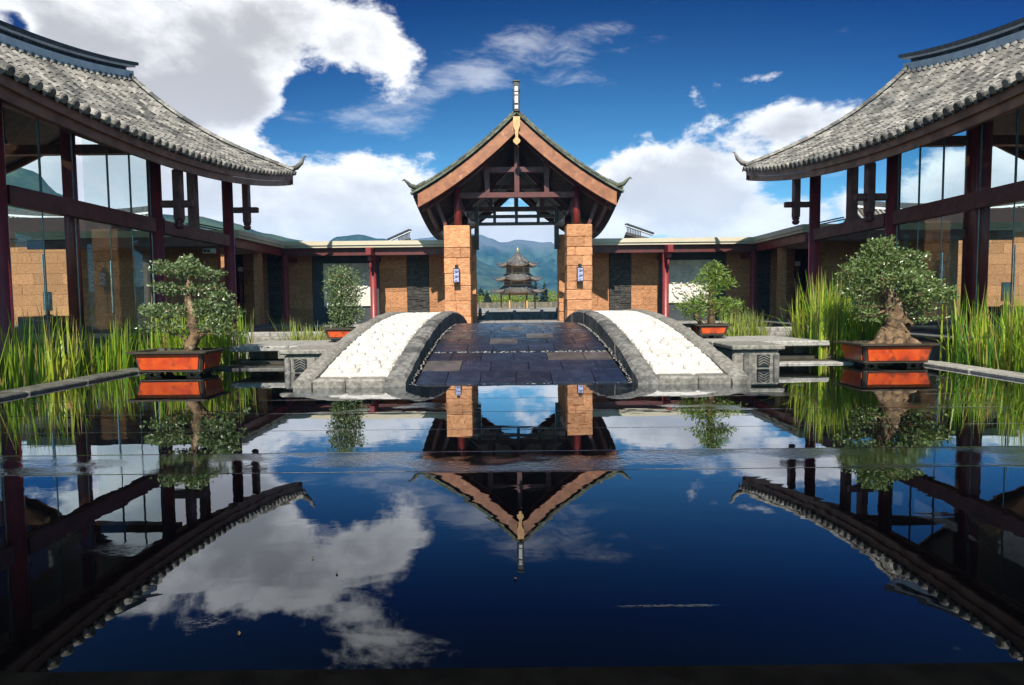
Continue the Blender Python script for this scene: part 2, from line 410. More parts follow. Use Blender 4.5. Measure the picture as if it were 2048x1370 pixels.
# ------------------------------------------------------------------ ground and water
W = 2400
g = MB()
for x0, x1, y0, y1 in ((-W, -40, -300, 2500), (40, W, -300, 2500), (-40, 40, 44, 2500), (-40, 40, -300, -6)): g.add([(x0, y0, -.42), (x1, y0, -.42), (x1, y1, -.42), (x0, y1, -.42)], [(0, 1, 2, 3)])
struct('ground', g, 'meadow')
struct('pool_floor', MB().box(-40, 40, -6, 44, -.8, -.45), 'dark_bed')
struct('pool_water', MB().add([(-7.2, 1.9, 0), (7.5, 1.9, 0), (7.5, 10.85, 0), (-7.2, 10.85, 0)], [(0, 1, 2, 3)]), 'pool_water')
struct('canal_water', MB().add([(-8.6, 10.86, -.02), (8.9, 10.86, -.02), (8.9, 22.4, -.02), (-8.6, 22.4, -.02)], [(0, 1, 2, 3)]), 'still_water')
struct('pond_water', MB().add([(-20, 29.6, 0), (20, 29.6, 0), (20, 41.9, 0), (-20, 41.9, 0)], [(0, 1, 2, 3)]), 'still_water')
struct('pool_lip', MB().box(-9, 9, .7, 1.9, -.4, .015), 'black_edge')
# kerbs either side of the pool, in lengths of stone
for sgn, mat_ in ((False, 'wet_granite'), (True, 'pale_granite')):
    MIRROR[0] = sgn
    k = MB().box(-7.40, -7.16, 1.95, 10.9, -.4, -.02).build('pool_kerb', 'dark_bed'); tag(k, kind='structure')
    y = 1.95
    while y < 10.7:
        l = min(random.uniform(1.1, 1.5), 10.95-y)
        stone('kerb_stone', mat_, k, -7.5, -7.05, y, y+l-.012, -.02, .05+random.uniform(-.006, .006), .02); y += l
    k2 = MB().box(-7.0, -3.5, 10.88, 11.0, -.4, -.04).build('canal_sill', 'dark_bed'); tag(k2, kind='structure')
    x = -7.04
    while x < -3.6:
        l = min(random.uniform(1.0, 1.4), -3.5-x)
        stone('kerb_stone', mat_, k2, x, x+l-.012, 10.78, 11.10, -.04, .03, .015); x += l
    # stone terrace the hall stands on, its edge stepping down to the reeds
    t = MB().box(-30, -8.5, 1, 24.2, -.42, .36).build('terrace', 'paving'); tag(t, kind='structure')
    y = 1.2
    while y < 20.6:
        stone('edge_slab', 'paving', t, -9.25, -8.42, y, y+1.485, .363, .42, .012); y += 1.5
    t = MB().box(-30, -2.6, 24.21, 29.5, -.42, .24).build('corridor_floor', 'paving'); tag(t, kind='structure')
    x = -9.9
    while x < -3.2:
        stone('paver', 'stone_paver', t, x, x+.985, 23.9, 24.9, .2, .28, .012); x += 1.
MIRROR[0] = False
t = struct('gate_floor', MB().box(-2.59, 2.89, 22.45, 29.55, -.42, .2), 'paving')
for i in range(7):
    for j in range(7): stone('paver', 'stone_paver', t, -2.55+i*.77, -2.55+i*.77+.755, 22.5+j, 23.485+j, .2, .24, .01)
struct('plaza', MB().box(-40, 40, 42, 108, -.42, -.22), 'stone_paver')

# ------------------------------------------------------------------ hills and mountains
def hill(name, prof, Y0, depth, material, amp, base=-3, nx=150, ny=34, seed=0, fold=6.):
    xs = [a for a, b in prof]; mb = MB(); rows = []
    for j in range(ny+1):
        t = j/ny; row = []
        for i in range(nx+1):
            px = xs[0]+(xs[-1]-xs[0])*i/nx
            for k in range(len(prof)-1):
                if prof[k][0] <= px <= prof[k+1][0]:
                    w = (px-prof[k][0])/(prof[k+1][0]-prof[k][0]); w = w*w*(3-2*w); h = prof[k][1]*(1-w)+prof[k+1][1]*w; break
            H = h/1150*Y0
            tt = (t/.62) if t < .62 else (1-(t-.62)/.38)
            Yp = Y0+depth*(t-.62)
            X = (px-1024)/1150*Y0*(1+.25*(t-.62)*depth/Y0)
            s = tt*(.55+.45*tt)
            q = Vector((X/depth*fold, Yp/depth*fold*.6, seed))
            rid = 1-abs(mnoise.fractal(q, 1., 2., 5))*1.4
            fine = mnoise.fractal(q*5, .9, 2., 4)
            k2 = tt*(1-tt)*4
            z = base+H*s+amp*H*((rid-.6)*k2)+amp*.12*H*fine*min(1, .15+k2)
            row.append((X, Yp, z))
        rows.append(row)
    return tag(mb.grid(rows).build(name, material, None, True, mirror=False), kind='structure')
hill('hill', [(-1500, 120), (-700, 235), (-300, 265), (-100, 295), (0, 290), (50, 283), (90, 272), (112, 246), (135, 226), (170, 213), (240, 196), (320, 186), (400, 182), (470, 168), (540, 146), (600, 134), (680, 70), (760, 10)], 520, 340, 'forest_hill', .28, seed=3)
hill('hill', [(560, 20), (640, 112), (682, 134), (722, 138), (765, 129), (820, 118), (900, 112), (1000, 70), (1150, 10)], 1050, 450, 'forest_hill', .25, seed=9)
hill('mountain', [(300, 0), (620, 80), (800, 120), (850, 128), (885, 132), (930, 138), (960, 134), (985, 126), (1003, 118), (1018, 119), (1034, 123), (1060, 121), (1085, 117), (1100, 118), (1118, 110), (1150, 104), (1200, 92), (1400, 70), (1700, 40), (2100, 0)], 1500, 900, 'mountain_rock', .34, nx=260, ny=60, seed=5, fold=9.)
hill('foothill', [(600, 5), (800, 18), (940, 34), (975, 26), (1010, 16), (1060, 12), (1130, 16), (1250, 14), (1500, 5)], 700, 300, 'forest_hill', .2, seed=1)

# ------------------------------------------------------------------ roofs: shared tile meshes
def cover_tile(name, material, r0, r1, ln, seg=5):
    # half-round tile, wide end down the slope (+y), closed at its lower end
    v, f = [], []
    for y, r in ((0, r0), (ln, r1)):
        for k in range(seg+1): t = PI*k/seg; v.append((-math.cos(t)*r, y, math.sin(t)*r))
    n = seg+1
    for k in range(seg): f.append((k, k+1, n+k+1, n+k))
    f.append(tuple(range(n, 2*n)))
    return MB().add(v, f)
def add_cover(mb, m, r0, r1, ln, seg=4):
    t = cover_tile('', '', r0, r1, ln, seg); mb.add([m @ Vector(v) for v in t.v], t.f)
TILE_R = .088
tile_me = cover_tile('tile', 'roof_tile', TILE_R*.84, TILE_R, .36).mesh('tile', 'roof_tile')
verge_me = cover_tile('verge_tile', 'mossy_tile', .10, .115, .40, 6).mesh('verge_tile', 'roof_tile')
gverge_me = cover_tile('verge_tile', 'mossy_tile', .09, .105, .46, 6).mesh('verge_tile', 'mossy_tile')
def eave_tile_mesh(material):
    # round tile end with a hanging drip tongue
    mb = MB(); n = 8
    mb.tube([(0, -.10, .03), (0, .05, .03), (0, .07, .03)], [.085, .095, .07], n)
    mb.add([(.075, .03, .0), (.20, .03, .0), (.20, .05, -.03), (.1375, .055, -.11), (.075, .05, -.03), (.075, -.05, -.005), (.20, -.05, -.005)], [(0, 1, 2, 3, 4), (5, 6, 1, 0)])
    return mb.mesh('eave_tile', material)
eave_me = eave_tile_mesh('roof_tile'); geave_me = eave_tile_mesh('mossy_tile')

# ------------------------------------------------------------------ the two halls
YC, HL = 12.5, 9.7
EX, RX = -8.5, -14.6
def ez(y): t = (y-YC)/HL; return 5.0+1.15*t*t
def rz(y): t = (y-YC)/HL; return 8.40+1.42*t*t
def gs(s): return .65*s+.35*s**3
def roofp(s, y):      # s 0 at the courtyard eave, 1 at the ridge, 2 at the back eave
    k = s if s <= 1 else 2-s
    x = EX+(RX-EX)*s
    return Vector((mx_(x), y, ez(y)*(1-gs(k))+rz(y)*gs(k)))
def surf_frame(s, y, fn):
    e = .01; a = (fn(s-e, y)-fn(s+e, y)).normalized(); b = (fn(s, y+e)-fn(s, y-e)).normalized()
    n = a.cross(b)
    if n.z < 0: n = -n
    return a, n.normalized()
def hall(label):
    root = thing('pavilion_hall', label, 'hall', (mx_(-12), 12.5, .36))
    ys = [YC-HL+2*HL*i/44 for i in range(45)]; ss = [i/14 for i in range(29)]
    mb = MB(); rows = [[roofp(s, y)-Vector((0, 0, .05)) for s in ss] for y in ys]
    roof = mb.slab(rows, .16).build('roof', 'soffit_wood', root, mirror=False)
    # pan tiles: hollow strips in steps between the cover tiles
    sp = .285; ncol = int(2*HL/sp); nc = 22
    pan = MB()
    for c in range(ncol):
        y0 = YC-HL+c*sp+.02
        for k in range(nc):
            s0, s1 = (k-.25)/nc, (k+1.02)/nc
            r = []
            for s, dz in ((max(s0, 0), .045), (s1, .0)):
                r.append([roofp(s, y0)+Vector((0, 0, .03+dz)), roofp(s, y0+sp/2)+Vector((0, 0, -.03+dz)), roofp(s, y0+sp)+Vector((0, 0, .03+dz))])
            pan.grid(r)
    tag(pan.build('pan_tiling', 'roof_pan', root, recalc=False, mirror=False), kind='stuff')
    rest = MB(); cand = []
    for c in range(ncol+1):
        y = YC-HL+c*sp+.02
        for k in range(nc):
            s = (k+1)/nc; a, n = surf_frame(min(s, .985), y, roofp)
            p = roofp(min(s, 1.), y)+n*.045
            a2 = (a+n*.035).normalized(); n2 = (n-a*.035).normalized()
            a2 = (a2+Vector((0, random.uniform(-.025, .025), 0))).normalized()
            m = frame_mtx(p+Vector((0, random.uniform(-.008, .008), random.uniform(-.006, .008))), a2, n2)
            px = 1024+1150*(p.x+.2)/y if y > 1 else 9e9
            d = (p-Vector((-.2, 0, 1.27))).length
            cand.append((d if -20 < px < 2068 and y > 5 else 1e6+d, len(cand), m))
        # back slope
        for k in range(0, nc, 2):
            s = 2-(k+2)/nc; a, n = surf_frame(max(s, 1.02), y, roofp); m = frame_mtx(roofp(max(s, 1.01), y)+n*.045, -a, n)
            add_cover(rest, m, TILE_R, TILE_R, .66, 3)
    cand.sort()
    for d, i, m in cand[:296]: link('tile', tile_me, roof, m)
    for d, i, m in cand[296:]: add_cover(rest, m, TILE_R*.84, TILE_R, .36)
    tag(rest.build('tiling', 'roof_tile', root, recalc=False, mirror=False), kind='stuff')
    for c in range(ncol+1):
        y = YC-HL+c*sp+.02; a, n = surf_frame(.02, y, roofp); m = frame_mtx(roofp(0, y)+n*.02+a*.05, a, n)
        link('eave_tile', eave_me, roof, m)
    # verge at both gable ends, with a curled tip at each courtyard corner
    for ye, sg in ((YC+HL, 1), (YC-HL, -1)):
        N = 21
        for k in range(N):
            s = (k+1)/N; p = roofp(s, ye)+Vector((0, -.06*sg, .13)); q = roofp(k/N, ye)+Vector((0, -.06*sg, .13))
            link('verge_tile', verge_me, roof, frame_mtx(p, q-p, Vector((0, 0, 1))))
        e0 = roofp(0, ye)+Vector((0, -.06*sg, .1)); ox = -1 if MIRROR[0] else 1
        pts = [e0+Vector((ox*(-.5), 0, .10)), e0+Vector((ox*-.1, .02*sg, .06)), e0+Vector((ox*.16, .08*sg, .14)), e0+Vector((ox*.32, .16*sg, .33)), e0+Vector((ox*.40, .22*sg, .58)), e0+Vector((ox*.48, .26*sg, .60))]
        MB().tube(pts, [.10, .11, .10, .075, .04, .015], 8).build('curled_tip', 'roof_tile', root, True, mirror=False)
        mb = MB(); r = [[], []]
        for k in range(0, 57):
            p = roofp(k/28, ye)
            r[0].append(p+Vector((0, .04*sg, .02))); r[1].append(p+Vector((0, .04*sg, -.42)))
        rows2 = [[(p[0], p[1]-.08*sg, p[2]) for p in r[0]], r[0], r[1], [(p[0], p[1]-.08*sg, p[2]) for p in r[1]], [(p[0], p[1]-.08*sg, p[2]) for p in r[0]]]
        mb.grid(rows2).build('bargeboard', 'fascia_wood', root, mirror=False)
    # courtyard fascia in two bands
    for (dx_, z0, z1, nm) in ((.02, -.06, -.24, 'fascia'), (-.05, -.243, -.43, 'fascia')):
        rows = []
        for (ddx, dz) in ((dx_-.07, z0), (dx_, z0), (dx_, z1), (dx_-.07, z1), (dx_-.07, z0)):
            rows.append([(EX+ddx, y, ez(y)+dz) for y in ys])
        MB().grid(rows).build(nm, 'fascia_wood', root)
    # ridge: plaster band with a pierced strip under a dark capping
    def rstrip(name, mat_, z0, z1, w, y0, y1, ex=0.):
        n = 40; rows = []
        yy = [y0+(y1-y0)*i/n for i in range(n+1)]
        for sx, zz in ((-1, z0), (1, z0), (1, z1), (-1, z1), (-1, z0)): rows.append([(RX+sx*w/2, y, rz(y)+zz) for y in yy])
        mb = MB().grid(rows)
        for y in (y0, y1): mb.add([(RX-w/2, y, rz(y)+z0), (RX+w/2, y, rz(y)+z0), (RX+w/2, y, rz(y)+z1), (RX-w/2, y, rz(y)+z1)], [(0, 1, 2, 3)])
        return mb.build(name, mat_, root)
    a, b = YC-HL-.1, YC+HL+.1
    rstrip('ridge_base', 'ridge_plaster', -.12, .22, .34, a, b)
    rstrip('ridge_core', 'slate', .222, .36, .10, a+.3, b-.3)
    rstrip('ridge_band', 'ridge_plaster', .362, .44, .36, a-.1, b+.1)
    rstrip('ridge_capping', 'ridge_tile', .443, .56, .46, a-.22, b+.22)
    lat = MB()
    y = a+.35
    while y < b-.35:
        for dd in (-.06, .06): lat.beam((RX+.12, y-dd, rz(y)+.225), (RX+.12, y+dd, rz(y)+.358), .03, .025, (1, 0, 0))
        y += .13
    for k in range(1, 4):
        y = a+(b-a)*k/4; lat.box(RX-.16, RX+.16, y-.1, y+.1, rz(y)+.215, rz(y)+.37)
    lat.build('ridge_lattice', 'ridge_tile', root)
    # columns
    zs = .36
    def soff(x, y): s = (x-EX)/(RX-EX); return roofp(s, y).z-.2
    for y in (3.6, 6.9, 10.5, 15.2, 19.1):
        c = MB().lathe([(.21, 0), (.21, .12), (.165, .16), (.165, soff(-9.5, y)-zs)], 16, (-9.5, y, zs)).build('column', 'red_paint', root, True)
    MB().lathe([(.13, 0), (.13, soff(-9.7, 12.55)-zs)], 14, (-9.7, 12.55, zs)).build('column', 'red_paint', root, True)
    for x, y in ((-19.7, 3.6), (-19.7, 11.4), (-19.7, 19.1), (-14.6, 19.1), (-14.6, 3.6)):
        MB().lathe([(.165, 0), (.165, soff(x if x > RX else 2*RX-x, y)-zs)], 12, (x, y, zs)).build('column', 'red_paint', root, True)
    # transom, head beams and sill
    for y0, y1 in ((3.77, 6.73), (7.07, 10.33), (10.67, 15.03), (15.37, 18.93)):
        MB().box(-9.62, -9.38, y0, y1, 3.12, 3.47).build('transom', 'dark_red_wood', root)
        if y1 < 16:
            MB().box(-9.58, -9.42, y0, y1, zs, zs+.08).build('sill', 'dark_red_wood', root)
    rows = [[(x, y, soff(-9.5, y)+dz) for y in ys[2:-2]] for x, dz in ((-9.6, .0), (-9.4, .0), (-9.4, -.26), (-9.6, -.26), (-9.6, .0))]
    MB().grid(rows).build('eave_beam', 'dark_red_wood', root)
    MB().box(-9.6, -9.4, 16.9, 17.15, 3.47, soff(-9.5, 17)).build('strut', 'dark_red_wood', root)
    # gable-end tie beams seen through the glass
    for ye in (19.1, 3.6):
        MB().box(-14.4, -11.5, ye-.12, ye+.12, 6.15, 6.45).build('tie_beam', 'dark_red_wood', root)
        MB().box(-17.7, -14.8, ye-.12, ye+.12, 6.15, 6.45).build('tie_beam', 'dark_red_wood', root)
        MB().box(-14.4, -9.68, ye-.1, ye+.1, 3.14, 3.44).build('tie_beam', 'dark_red_wood', root)
    # outriggers with hanging posts under the eave
    for y in (15.2, 19.1):
        z = ez(y)-1.23
        MB().box(-9.34, -8.50, y-.07, y+.07, z-.09, z+.09, .02).build('outrigger', 'dark_red_wood', root)
        o = MB().box(-8.98, -8.78, y-.11, y+.11, z-.42, ez(y)-.35, .02).build('hanging_post', 'dark_red_wood', root)
        MB().lathe([(.06, -.17), (.11, -.13), (.125, -.06), (.075, -.02), (.12, .0), (.12, .05)], 8, (-8.88, y, z-.48)).build('pendant', 'dark_red_wood', o, True)
    # glazing
    for y0, y1, n in ((7.07, 10.33, 3), (10.67, 12.41, 2), (12.69, 15.03, 3)):
        for k in range(n):
            a_, b_ = y0+(y1-y0)*k/n+.012, y0+(y1-y0)*(k+1)/n-.012
            o = MB().box(-9.512, -9.50, a_, b_, zs+.085, 3.115).build('glass_pane', 'thin_glass', root)
            MB().box(-9.516, -9.496, b_+.003, b_+.017, zs+.085, 3.115).build('pane_edge', 'glass_edge', o)
            if k % 2 == 0:
                MB().tube([(-9.44, b_-.12, zs+.7), (-9.44, b_-.12, zs+1.9)], .016, 6).build('door_handle', 'steel', o)
            o = MB().box(-9.512, -9.50, a_, b_, 3.475, min(soff(-9.5, a_), soff(-9.5, b_))-.262).build('glass_pane', 'thin_glass', root)
            MB().box(-9.53, -9.485, b_+.003, b_+.015, 3.475, min(soff(-9.5, a_), soff(-9.5, b_))-.265).build('pane_edge', 'black_iron', o)
    for y in (8.5, 11.6, 13.9):
        o = MB().tube([(-12.2, y, soff(-12.2, y)), (-12.2, y, 5.2)], .012, 5).build('pendant_light', 'black_iron', root)
        MB().lathe([(.02, .12), (.05, .1), (.07, 0)], 8, (-12.2, y, 5.08)).build('lamp_shade', 'black_iron', o)
    return root
H_LABEL = {False: 'long glazed timber hall on the left with sweeping tiled roof and red columns', True: 'long glazed timber hall on the right with sweeping tiled roof and red columns'}
for s in (False, True):
    MIRROR[0] = s; hall(H_LABEL[s])
MIRROR[0] = False

# ------------------------------------------------------------------ stone walls
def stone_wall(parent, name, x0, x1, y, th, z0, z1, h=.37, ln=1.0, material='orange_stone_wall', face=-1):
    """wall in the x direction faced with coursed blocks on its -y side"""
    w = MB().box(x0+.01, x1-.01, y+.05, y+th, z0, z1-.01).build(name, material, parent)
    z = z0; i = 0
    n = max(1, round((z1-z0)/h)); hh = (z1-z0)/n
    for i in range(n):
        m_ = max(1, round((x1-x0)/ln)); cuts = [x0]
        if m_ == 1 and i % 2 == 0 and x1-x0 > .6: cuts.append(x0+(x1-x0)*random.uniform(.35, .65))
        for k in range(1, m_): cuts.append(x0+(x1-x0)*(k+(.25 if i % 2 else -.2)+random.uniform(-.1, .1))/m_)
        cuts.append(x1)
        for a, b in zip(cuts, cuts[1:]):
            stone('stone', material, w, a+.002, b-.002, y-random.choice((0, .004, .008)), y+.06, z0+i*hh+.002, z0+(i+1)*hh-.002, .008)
    return w
def slate_panel(parent, x0, x1, y, z0, z1):
    mb = MB(); z = z0
    while z < z1-.03:
        h = random.uniform(.025, .05); x = x0
        while x < x1-.02:
            l = min(random.uniform(.25, .6), x1-x); mb.box(x, x+l-.004, y-random.uniform(0, .05), y+.08, z, min(z+h-.004, z1)); x += l
        z += h
    p = MB().box(x0, x1, y+.06, y+.2, z0, z1).build('slate_panel', 'slate', parent)
    o = mb.build('slate_strips', 'slate', p, recalc=False); tag(o, kind='stuff')

# ------------------------------------------------------------------ corridors beside the gate
def corridor(label, seed):
    random.seed(seed)
    root = thing('covered_corridor', label, 'corridor', (mx_(-7), 26, .24))
    yF, yB, xS = 25.0, 26.6, -9.96
    # flat roof: the arm along the gate and the arm going forward to the hall
    roof = MB().box(-18, -2.62, yF+.12, 29.3, 3.60, 3.80).build('roof', 'cream_metal', root)
    MB().box(-18, xS-.12, 20.92, yF+.115, 3.60, 3.802).build('roof', 'cream_metal', root)
    def fascia(a, b):
        (xa, ya), (xb, yb) = a, b
        for (o_, z0, z1) in ((.0, 3.70, 3.88), (.05, 3.60, 3.697)):
            if ya == yb: mb = MB().box(min(xa, xb)+(0 if o_ == 0 else o_), max(xa, xb)-o_, ya+o_, ya+o_+.11, z0, z1)
            else: mb = MB().box(xa-o_-.11, xa-o_, min(ya, yb)+o_+.115, max(ya, yb)+o_-.002, z0, z1)
            mb.build('fascia', 'cream_metal', root)
    fascia((xS, yF), (-2.98, yF)); fascia((xS, 20.8), (xS, yF)); fascia((-18, 20.8), (xS, 20.8))
    MB().box(xS-.2, -2.98, yF+.24, yF+.42, 3.28, 3.595).build('eave_beam', 'dark_red_wood', root)
    MB().box(xS-.42, xS-.24, 21.05, yF+.235, 3.28, 3.595).build('eave_beam', 'red_paint', root)
    MB().box(-17.8, xS-.43, 21.05, 21.2, 3.28, 3.595).build('eave_beam', 'dark_red_wood', root)
    MB().box(-17.5, -2.98, yF+.43, yB+.1, 3.50, 3.55).build('ceiling', 'ceiling_white', root)
    MB().box(-17.5, xS-.43, 21.21, yF+.42, 3.50, 3.552).build('ceiling', 'ceiling_white', root)
    for x in (-10.12, -6.27):
        MB().lathe([(.18, 0), (.18, .08), (.14, .12), (.14, 3.04)], 14, (x, yF+.33, .24)).build('column', 'red_paint', root, True)
    x = -6.27
    MB().box(x-.07, x+.07, yF+.42, yB, 3.05, 3.27).build('cross_beam', 'dark_red_wood', root)
    MB().box(-10.19, -10.05, yF+.42, yB, 3.05, 3.27).build('cross_beam', 'dark_red_wood', root)
    o = MB().box(x-.12, x+.12, yF-.45, yF+.19, 3.22, 3.56, .02).build('bracket', 'red_paint', root)
    MB().box(x-.09, x+.09, yF-.25, yF+.19, 3.02, 3.215, .02).build('bracket_step', 'red_paint', o)
    MB().lathe([(.025, -.2), (.06, -.12), (.06, 0), (.03, .12)], 8, (x, yF-.1, 2.88)).build('bracket_drop', 'red_paint', o)
    # back wall in bays
    z0, z1 = .24, 3.5
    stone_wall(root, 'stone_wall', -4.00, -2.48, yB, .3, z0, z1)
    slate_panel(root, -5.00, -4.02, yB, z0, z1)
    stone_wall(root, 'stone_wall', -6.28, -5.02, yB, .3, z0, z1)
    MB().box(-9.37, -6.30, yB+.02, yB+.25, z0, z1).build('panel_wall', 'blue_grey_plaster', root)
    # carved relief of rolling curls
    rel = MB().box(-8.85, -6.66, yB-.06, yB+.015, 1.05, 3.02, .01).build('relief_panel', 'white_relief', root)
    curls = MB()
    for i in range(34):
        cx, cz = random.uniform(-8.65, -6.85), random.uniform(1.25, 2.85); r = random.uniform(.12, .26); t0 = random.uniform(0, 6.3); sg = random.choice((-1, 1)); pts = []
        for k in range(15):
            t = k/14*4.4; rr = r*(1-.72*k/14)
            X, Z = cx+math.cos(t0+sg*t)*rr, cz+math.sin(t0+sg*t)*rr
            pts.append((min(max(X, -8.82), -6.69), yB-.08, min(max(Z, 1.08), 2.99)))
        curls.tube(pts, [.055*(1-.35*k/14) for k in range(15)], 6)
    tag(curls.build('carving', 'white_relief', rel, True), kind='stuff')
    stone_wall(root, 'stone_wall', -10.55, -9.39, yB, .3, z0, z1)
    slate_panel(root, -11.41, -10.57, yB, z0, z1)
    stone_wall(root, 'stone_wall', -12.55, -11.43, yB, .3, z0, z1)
    MB().box(-13.40, -12.57, yB+.2, yB+.3, z0, z1).build('dark_door', 'black_lacquer', root)
    for x in (-12.65, -13.31):
        MB().tube([(x, yB-.05, z0), (x, yB-.05, 2.7)], .05, 8).build('door_post', 'dark_red_wood', root)
        MB().box(x-.08, x+.08, yB-.14, yB+.04, 2.703, 2.9).build('post_cap', 'white_plastic', root)
    # wall under the arm beside the hall
    stone_wall(root, 'stone_wall', -17.6, -12.1, 23.4, .3, .365, 3.49, .4, 1.1)
    MB().box(-10.6, -10.4, 23.3, 23.7, .365, 3.49).build('wall_pier', 'orange_stone_wall', root)
    for x in (-8.2, -4.7):
        MB().lathe([(.05, 0), (.11, .02), (.11, .05), (.06, .06)], 10, (x, 25.9, 3.44)).build('downlight', 'white_plastic', root)
    return root
C_LABEL = {False: 'low covered corridor with flat cream roof edge between the gate and the left hall', True: 'low covered corridor with flat cream roof edge between the gate and the right hall'}
for s, sd in ((False, 11), (True, 12)):
    MIRROR[0] = s; corridor(C_LABEL[s], sd)
    # courtyard wall behind the hall, seen through its glass
    w = thing('courtyard_wall', 'tall orange stone wall behind the glass of the '+('right' if s else 'left')+' hall', 'wall', (mx_(-22), 30, 0))
    stone_wall(w, 'wall_face', -30, -13.5, 30, .4, -.42, 4.5, .55, 1.5)
    MB().box(-30.1, -13.4, 29.9, 30.5, 4.5, 4.65).build('coping', 'pale_granite', w)
    MB().box(-30.1, -20.6, 29.6, 31.2, 4.653, 5.7).build('shade_band', 'soffit_wood', w)  # added dark box standing in for the corridor's shade above the wall
MIRROR[0] = False

# ------------------------------------------------------------------ gate pavilion
GX = .06
gate = thing('gate_pavilion', 'tall stone pillared gate with steep curved gable roof behind the bridge', 'gate', (GX, 26, .24))
def pillar(x0, x1, y0, y1, ztop):
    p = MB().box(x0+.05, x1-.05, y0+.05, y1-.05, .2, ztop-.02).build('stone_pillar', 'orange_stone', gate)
    z = .2
    hs = []
    while z < ztop-.01:
        h = random.choice((.34, .42, .5, .62, .8))
        if ztop-z-h < .3: h = ztop-z
        hs.append((z, z+h)); z += h
    for i, (a, b) in enumerate(hs):
        o = random.uniform(-.012, .012)
        if random.random() < .35: c = x0+(x1-x0)*random.uniform(.3, .7); cuts = [(x0, c), (c, x1)]
        else: cuts = [(x0, x1)]
        for q0, q1 in cuts:
            stone('stone', 'orange_stone', p, q0+.004+o, q1-.004+o, y0+random.uniform(-.012, .012), y1, a+.005, b-.005, .02)
random.seed(21)
pillar(GX-2.98, GX-1.92, 23.4, 24.4, 4.30); pillar(GX+1.98, GX+3.02, 23.4, 24.4, 4.30)
pillar(GX-2.95, GX-1.93, 27.0, 28.0, 4.30); pillar(GX+1.95, GX+2.97, 27.0, 28.0, 4.30)
GY0, GY1 = 23.0, 36.0; GYC = 29.5
def groof(u, y):       # u = signed distance across from the ridge, as a share of 4.1 m
    x = abs(u)*4.1; t = (y-GYC)/6.5
    z = 8.62-.98*x+.057*x*x-(.45+.5*abs(u))*(1-t*t)
    return Vector((GX+u*4.1, y, z))
us = [-1+i/14 for i in range(29)]; gys = [GY0+(GY1-GY0)*i/26 for i in range(27)]
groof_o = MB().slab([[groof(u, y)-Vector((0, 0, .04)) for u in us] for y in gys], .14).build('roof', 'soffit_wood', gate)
til = MB()
y = GY0+.25
while y < GY1-.2:
    for sg in (-1, 1):
        for k in range(14):
            u = sg*(k+.02)/14; a = groof(u, y); b = groof(sg*(k+1.05)/14, y); add_cover(til, frame_mtx(a+Vector((0, 0, .03)), b-a, Vector((0, 0, 1))), .075, .09, (b-a).length, 4)
        a = groof(sg*.98, y); b = groof(sg, y); link('eave_tile', geave_me, groof_o, frame_mtx(b+Vector((0, 0, .01)), b-a, Vector((0, 0, 1))))
    y += .3
tag(til.build('tiling', 'mossy_tile', gate, recalc=False), kind='stuff')
for ye, sg in ((GY0, 1), (GY1, -1)):
    for side in (-1, 1):
        N = 13
        for k in range(N):
            a = groof(side*k/N, ye)+Vector((0, .14*sg, .1)); b = groof(side*(k+1)/N, ye)+Vector((0, .14*sg, .1)); link('verge_tile', gverge_me, groof_o, frame_mtx(a, b-a, Vector((0, 0, 1))))
            # lower course of the verge, the ends of flat tiles below it
            a2, b2 = a+Vector((0, -.16*sg, -.16)), b+Vector((0, -.16*sg, -.16)); link('verge_tile', gverge_me, groof_o, frame_mtx(a2, b2-a2, Vector((0, 0, 1))))
        e0 = groof(side, ye)+Vector((0, .1*sg, .06))
        MB().tube([e0+Vector((-side*.5, 0, .34)), e0+Vector((-side*.12, 0, .14)), e0+Vector((side*.12, -.05*sg, .2)), e0+Vector((side*.25, -.08*sg, .34)), e0+Vector((side*.36, -.1*sg, .43)), e0+Vector((side*.44, -.1*sg, .38))], [.1, .11, .09, .06, .04, .015], 8).build('curled_tip', 'mossy_tile', gate, True)
        rows = []
        K = 20
        top = [groof(side*(k/K)*.955+side*.004, ye)+Vector((0, 0, -.15)) for k in range(K+1)]
        hs = [.60-.06*k/K for k in range(K+1)]
        y0_, y1_ = -.02*sg, .07*sg
        for (oy, f0) in ((y0_, 0), (y0_, .86), (y1_, .86), (y1_, 0), (y0_, 0)): rows.append([p+Vector((0, oy, -h*f0)) for p, h in zip(top, hs)])
        MB().grid(rows).build('bargeboard', 'barge_wood', gate)
        rows = []
        for (oy, f0) in ((y0_-.04*sg, .865), (y0_-.04*sg, 1.), (y1_, 1.), (y1_, .865), (y0_-.04*sg, .865)): rows.append([p+Vector((0, oy, -h*f0)) for p, h in zip(top, hs)])
        MB().grid(rows).build('board_moulding', 'barge_wood', gate)
# ridge wall sweeping up at its ends
def gr(y): t = abs((y-GYC)/6.5); return groof(0, y).z+.02+.45*t**6
for nm, mt, z0, z1, w in (('ridge_base', 'ridge_tile', -.1, .18, .26), ('ridge_band', 'ridge_plaster', .182, .30, .2), ('ridge_capping', 'ridge_tile', .303, .40, .28)):
    yy = [GY0-.12+(GY1-GY0+.24)*i/30 for i in range(31)]; rows = []
    for sx, zz in ((-1, z0), (1, z0), (1, z1), (-1, z1), (-1, z0)): rows.append([(GX+sx*w/2, y, gr(y)+zz) for y in yy])
    mb = MB().grid(rows)
    for y in (yy[0], yy[-1]): mb.add([(GX-w/2, y, gr(y)+z0), (GX+w/2, y, gr(y)+z0), (GX+w/2, y, gr(y)+z1), (GX-w/2, y, gr(y)+z1)], [(0, 1, 2, 3)])
    mb.build(nm, mt, gate)
fin_ = MB().box(GX-.115, GX+.115, 22.86, 23.1, 8.62, 9.74, .015).build('ridge_finial', 'ridge_tile', gate)
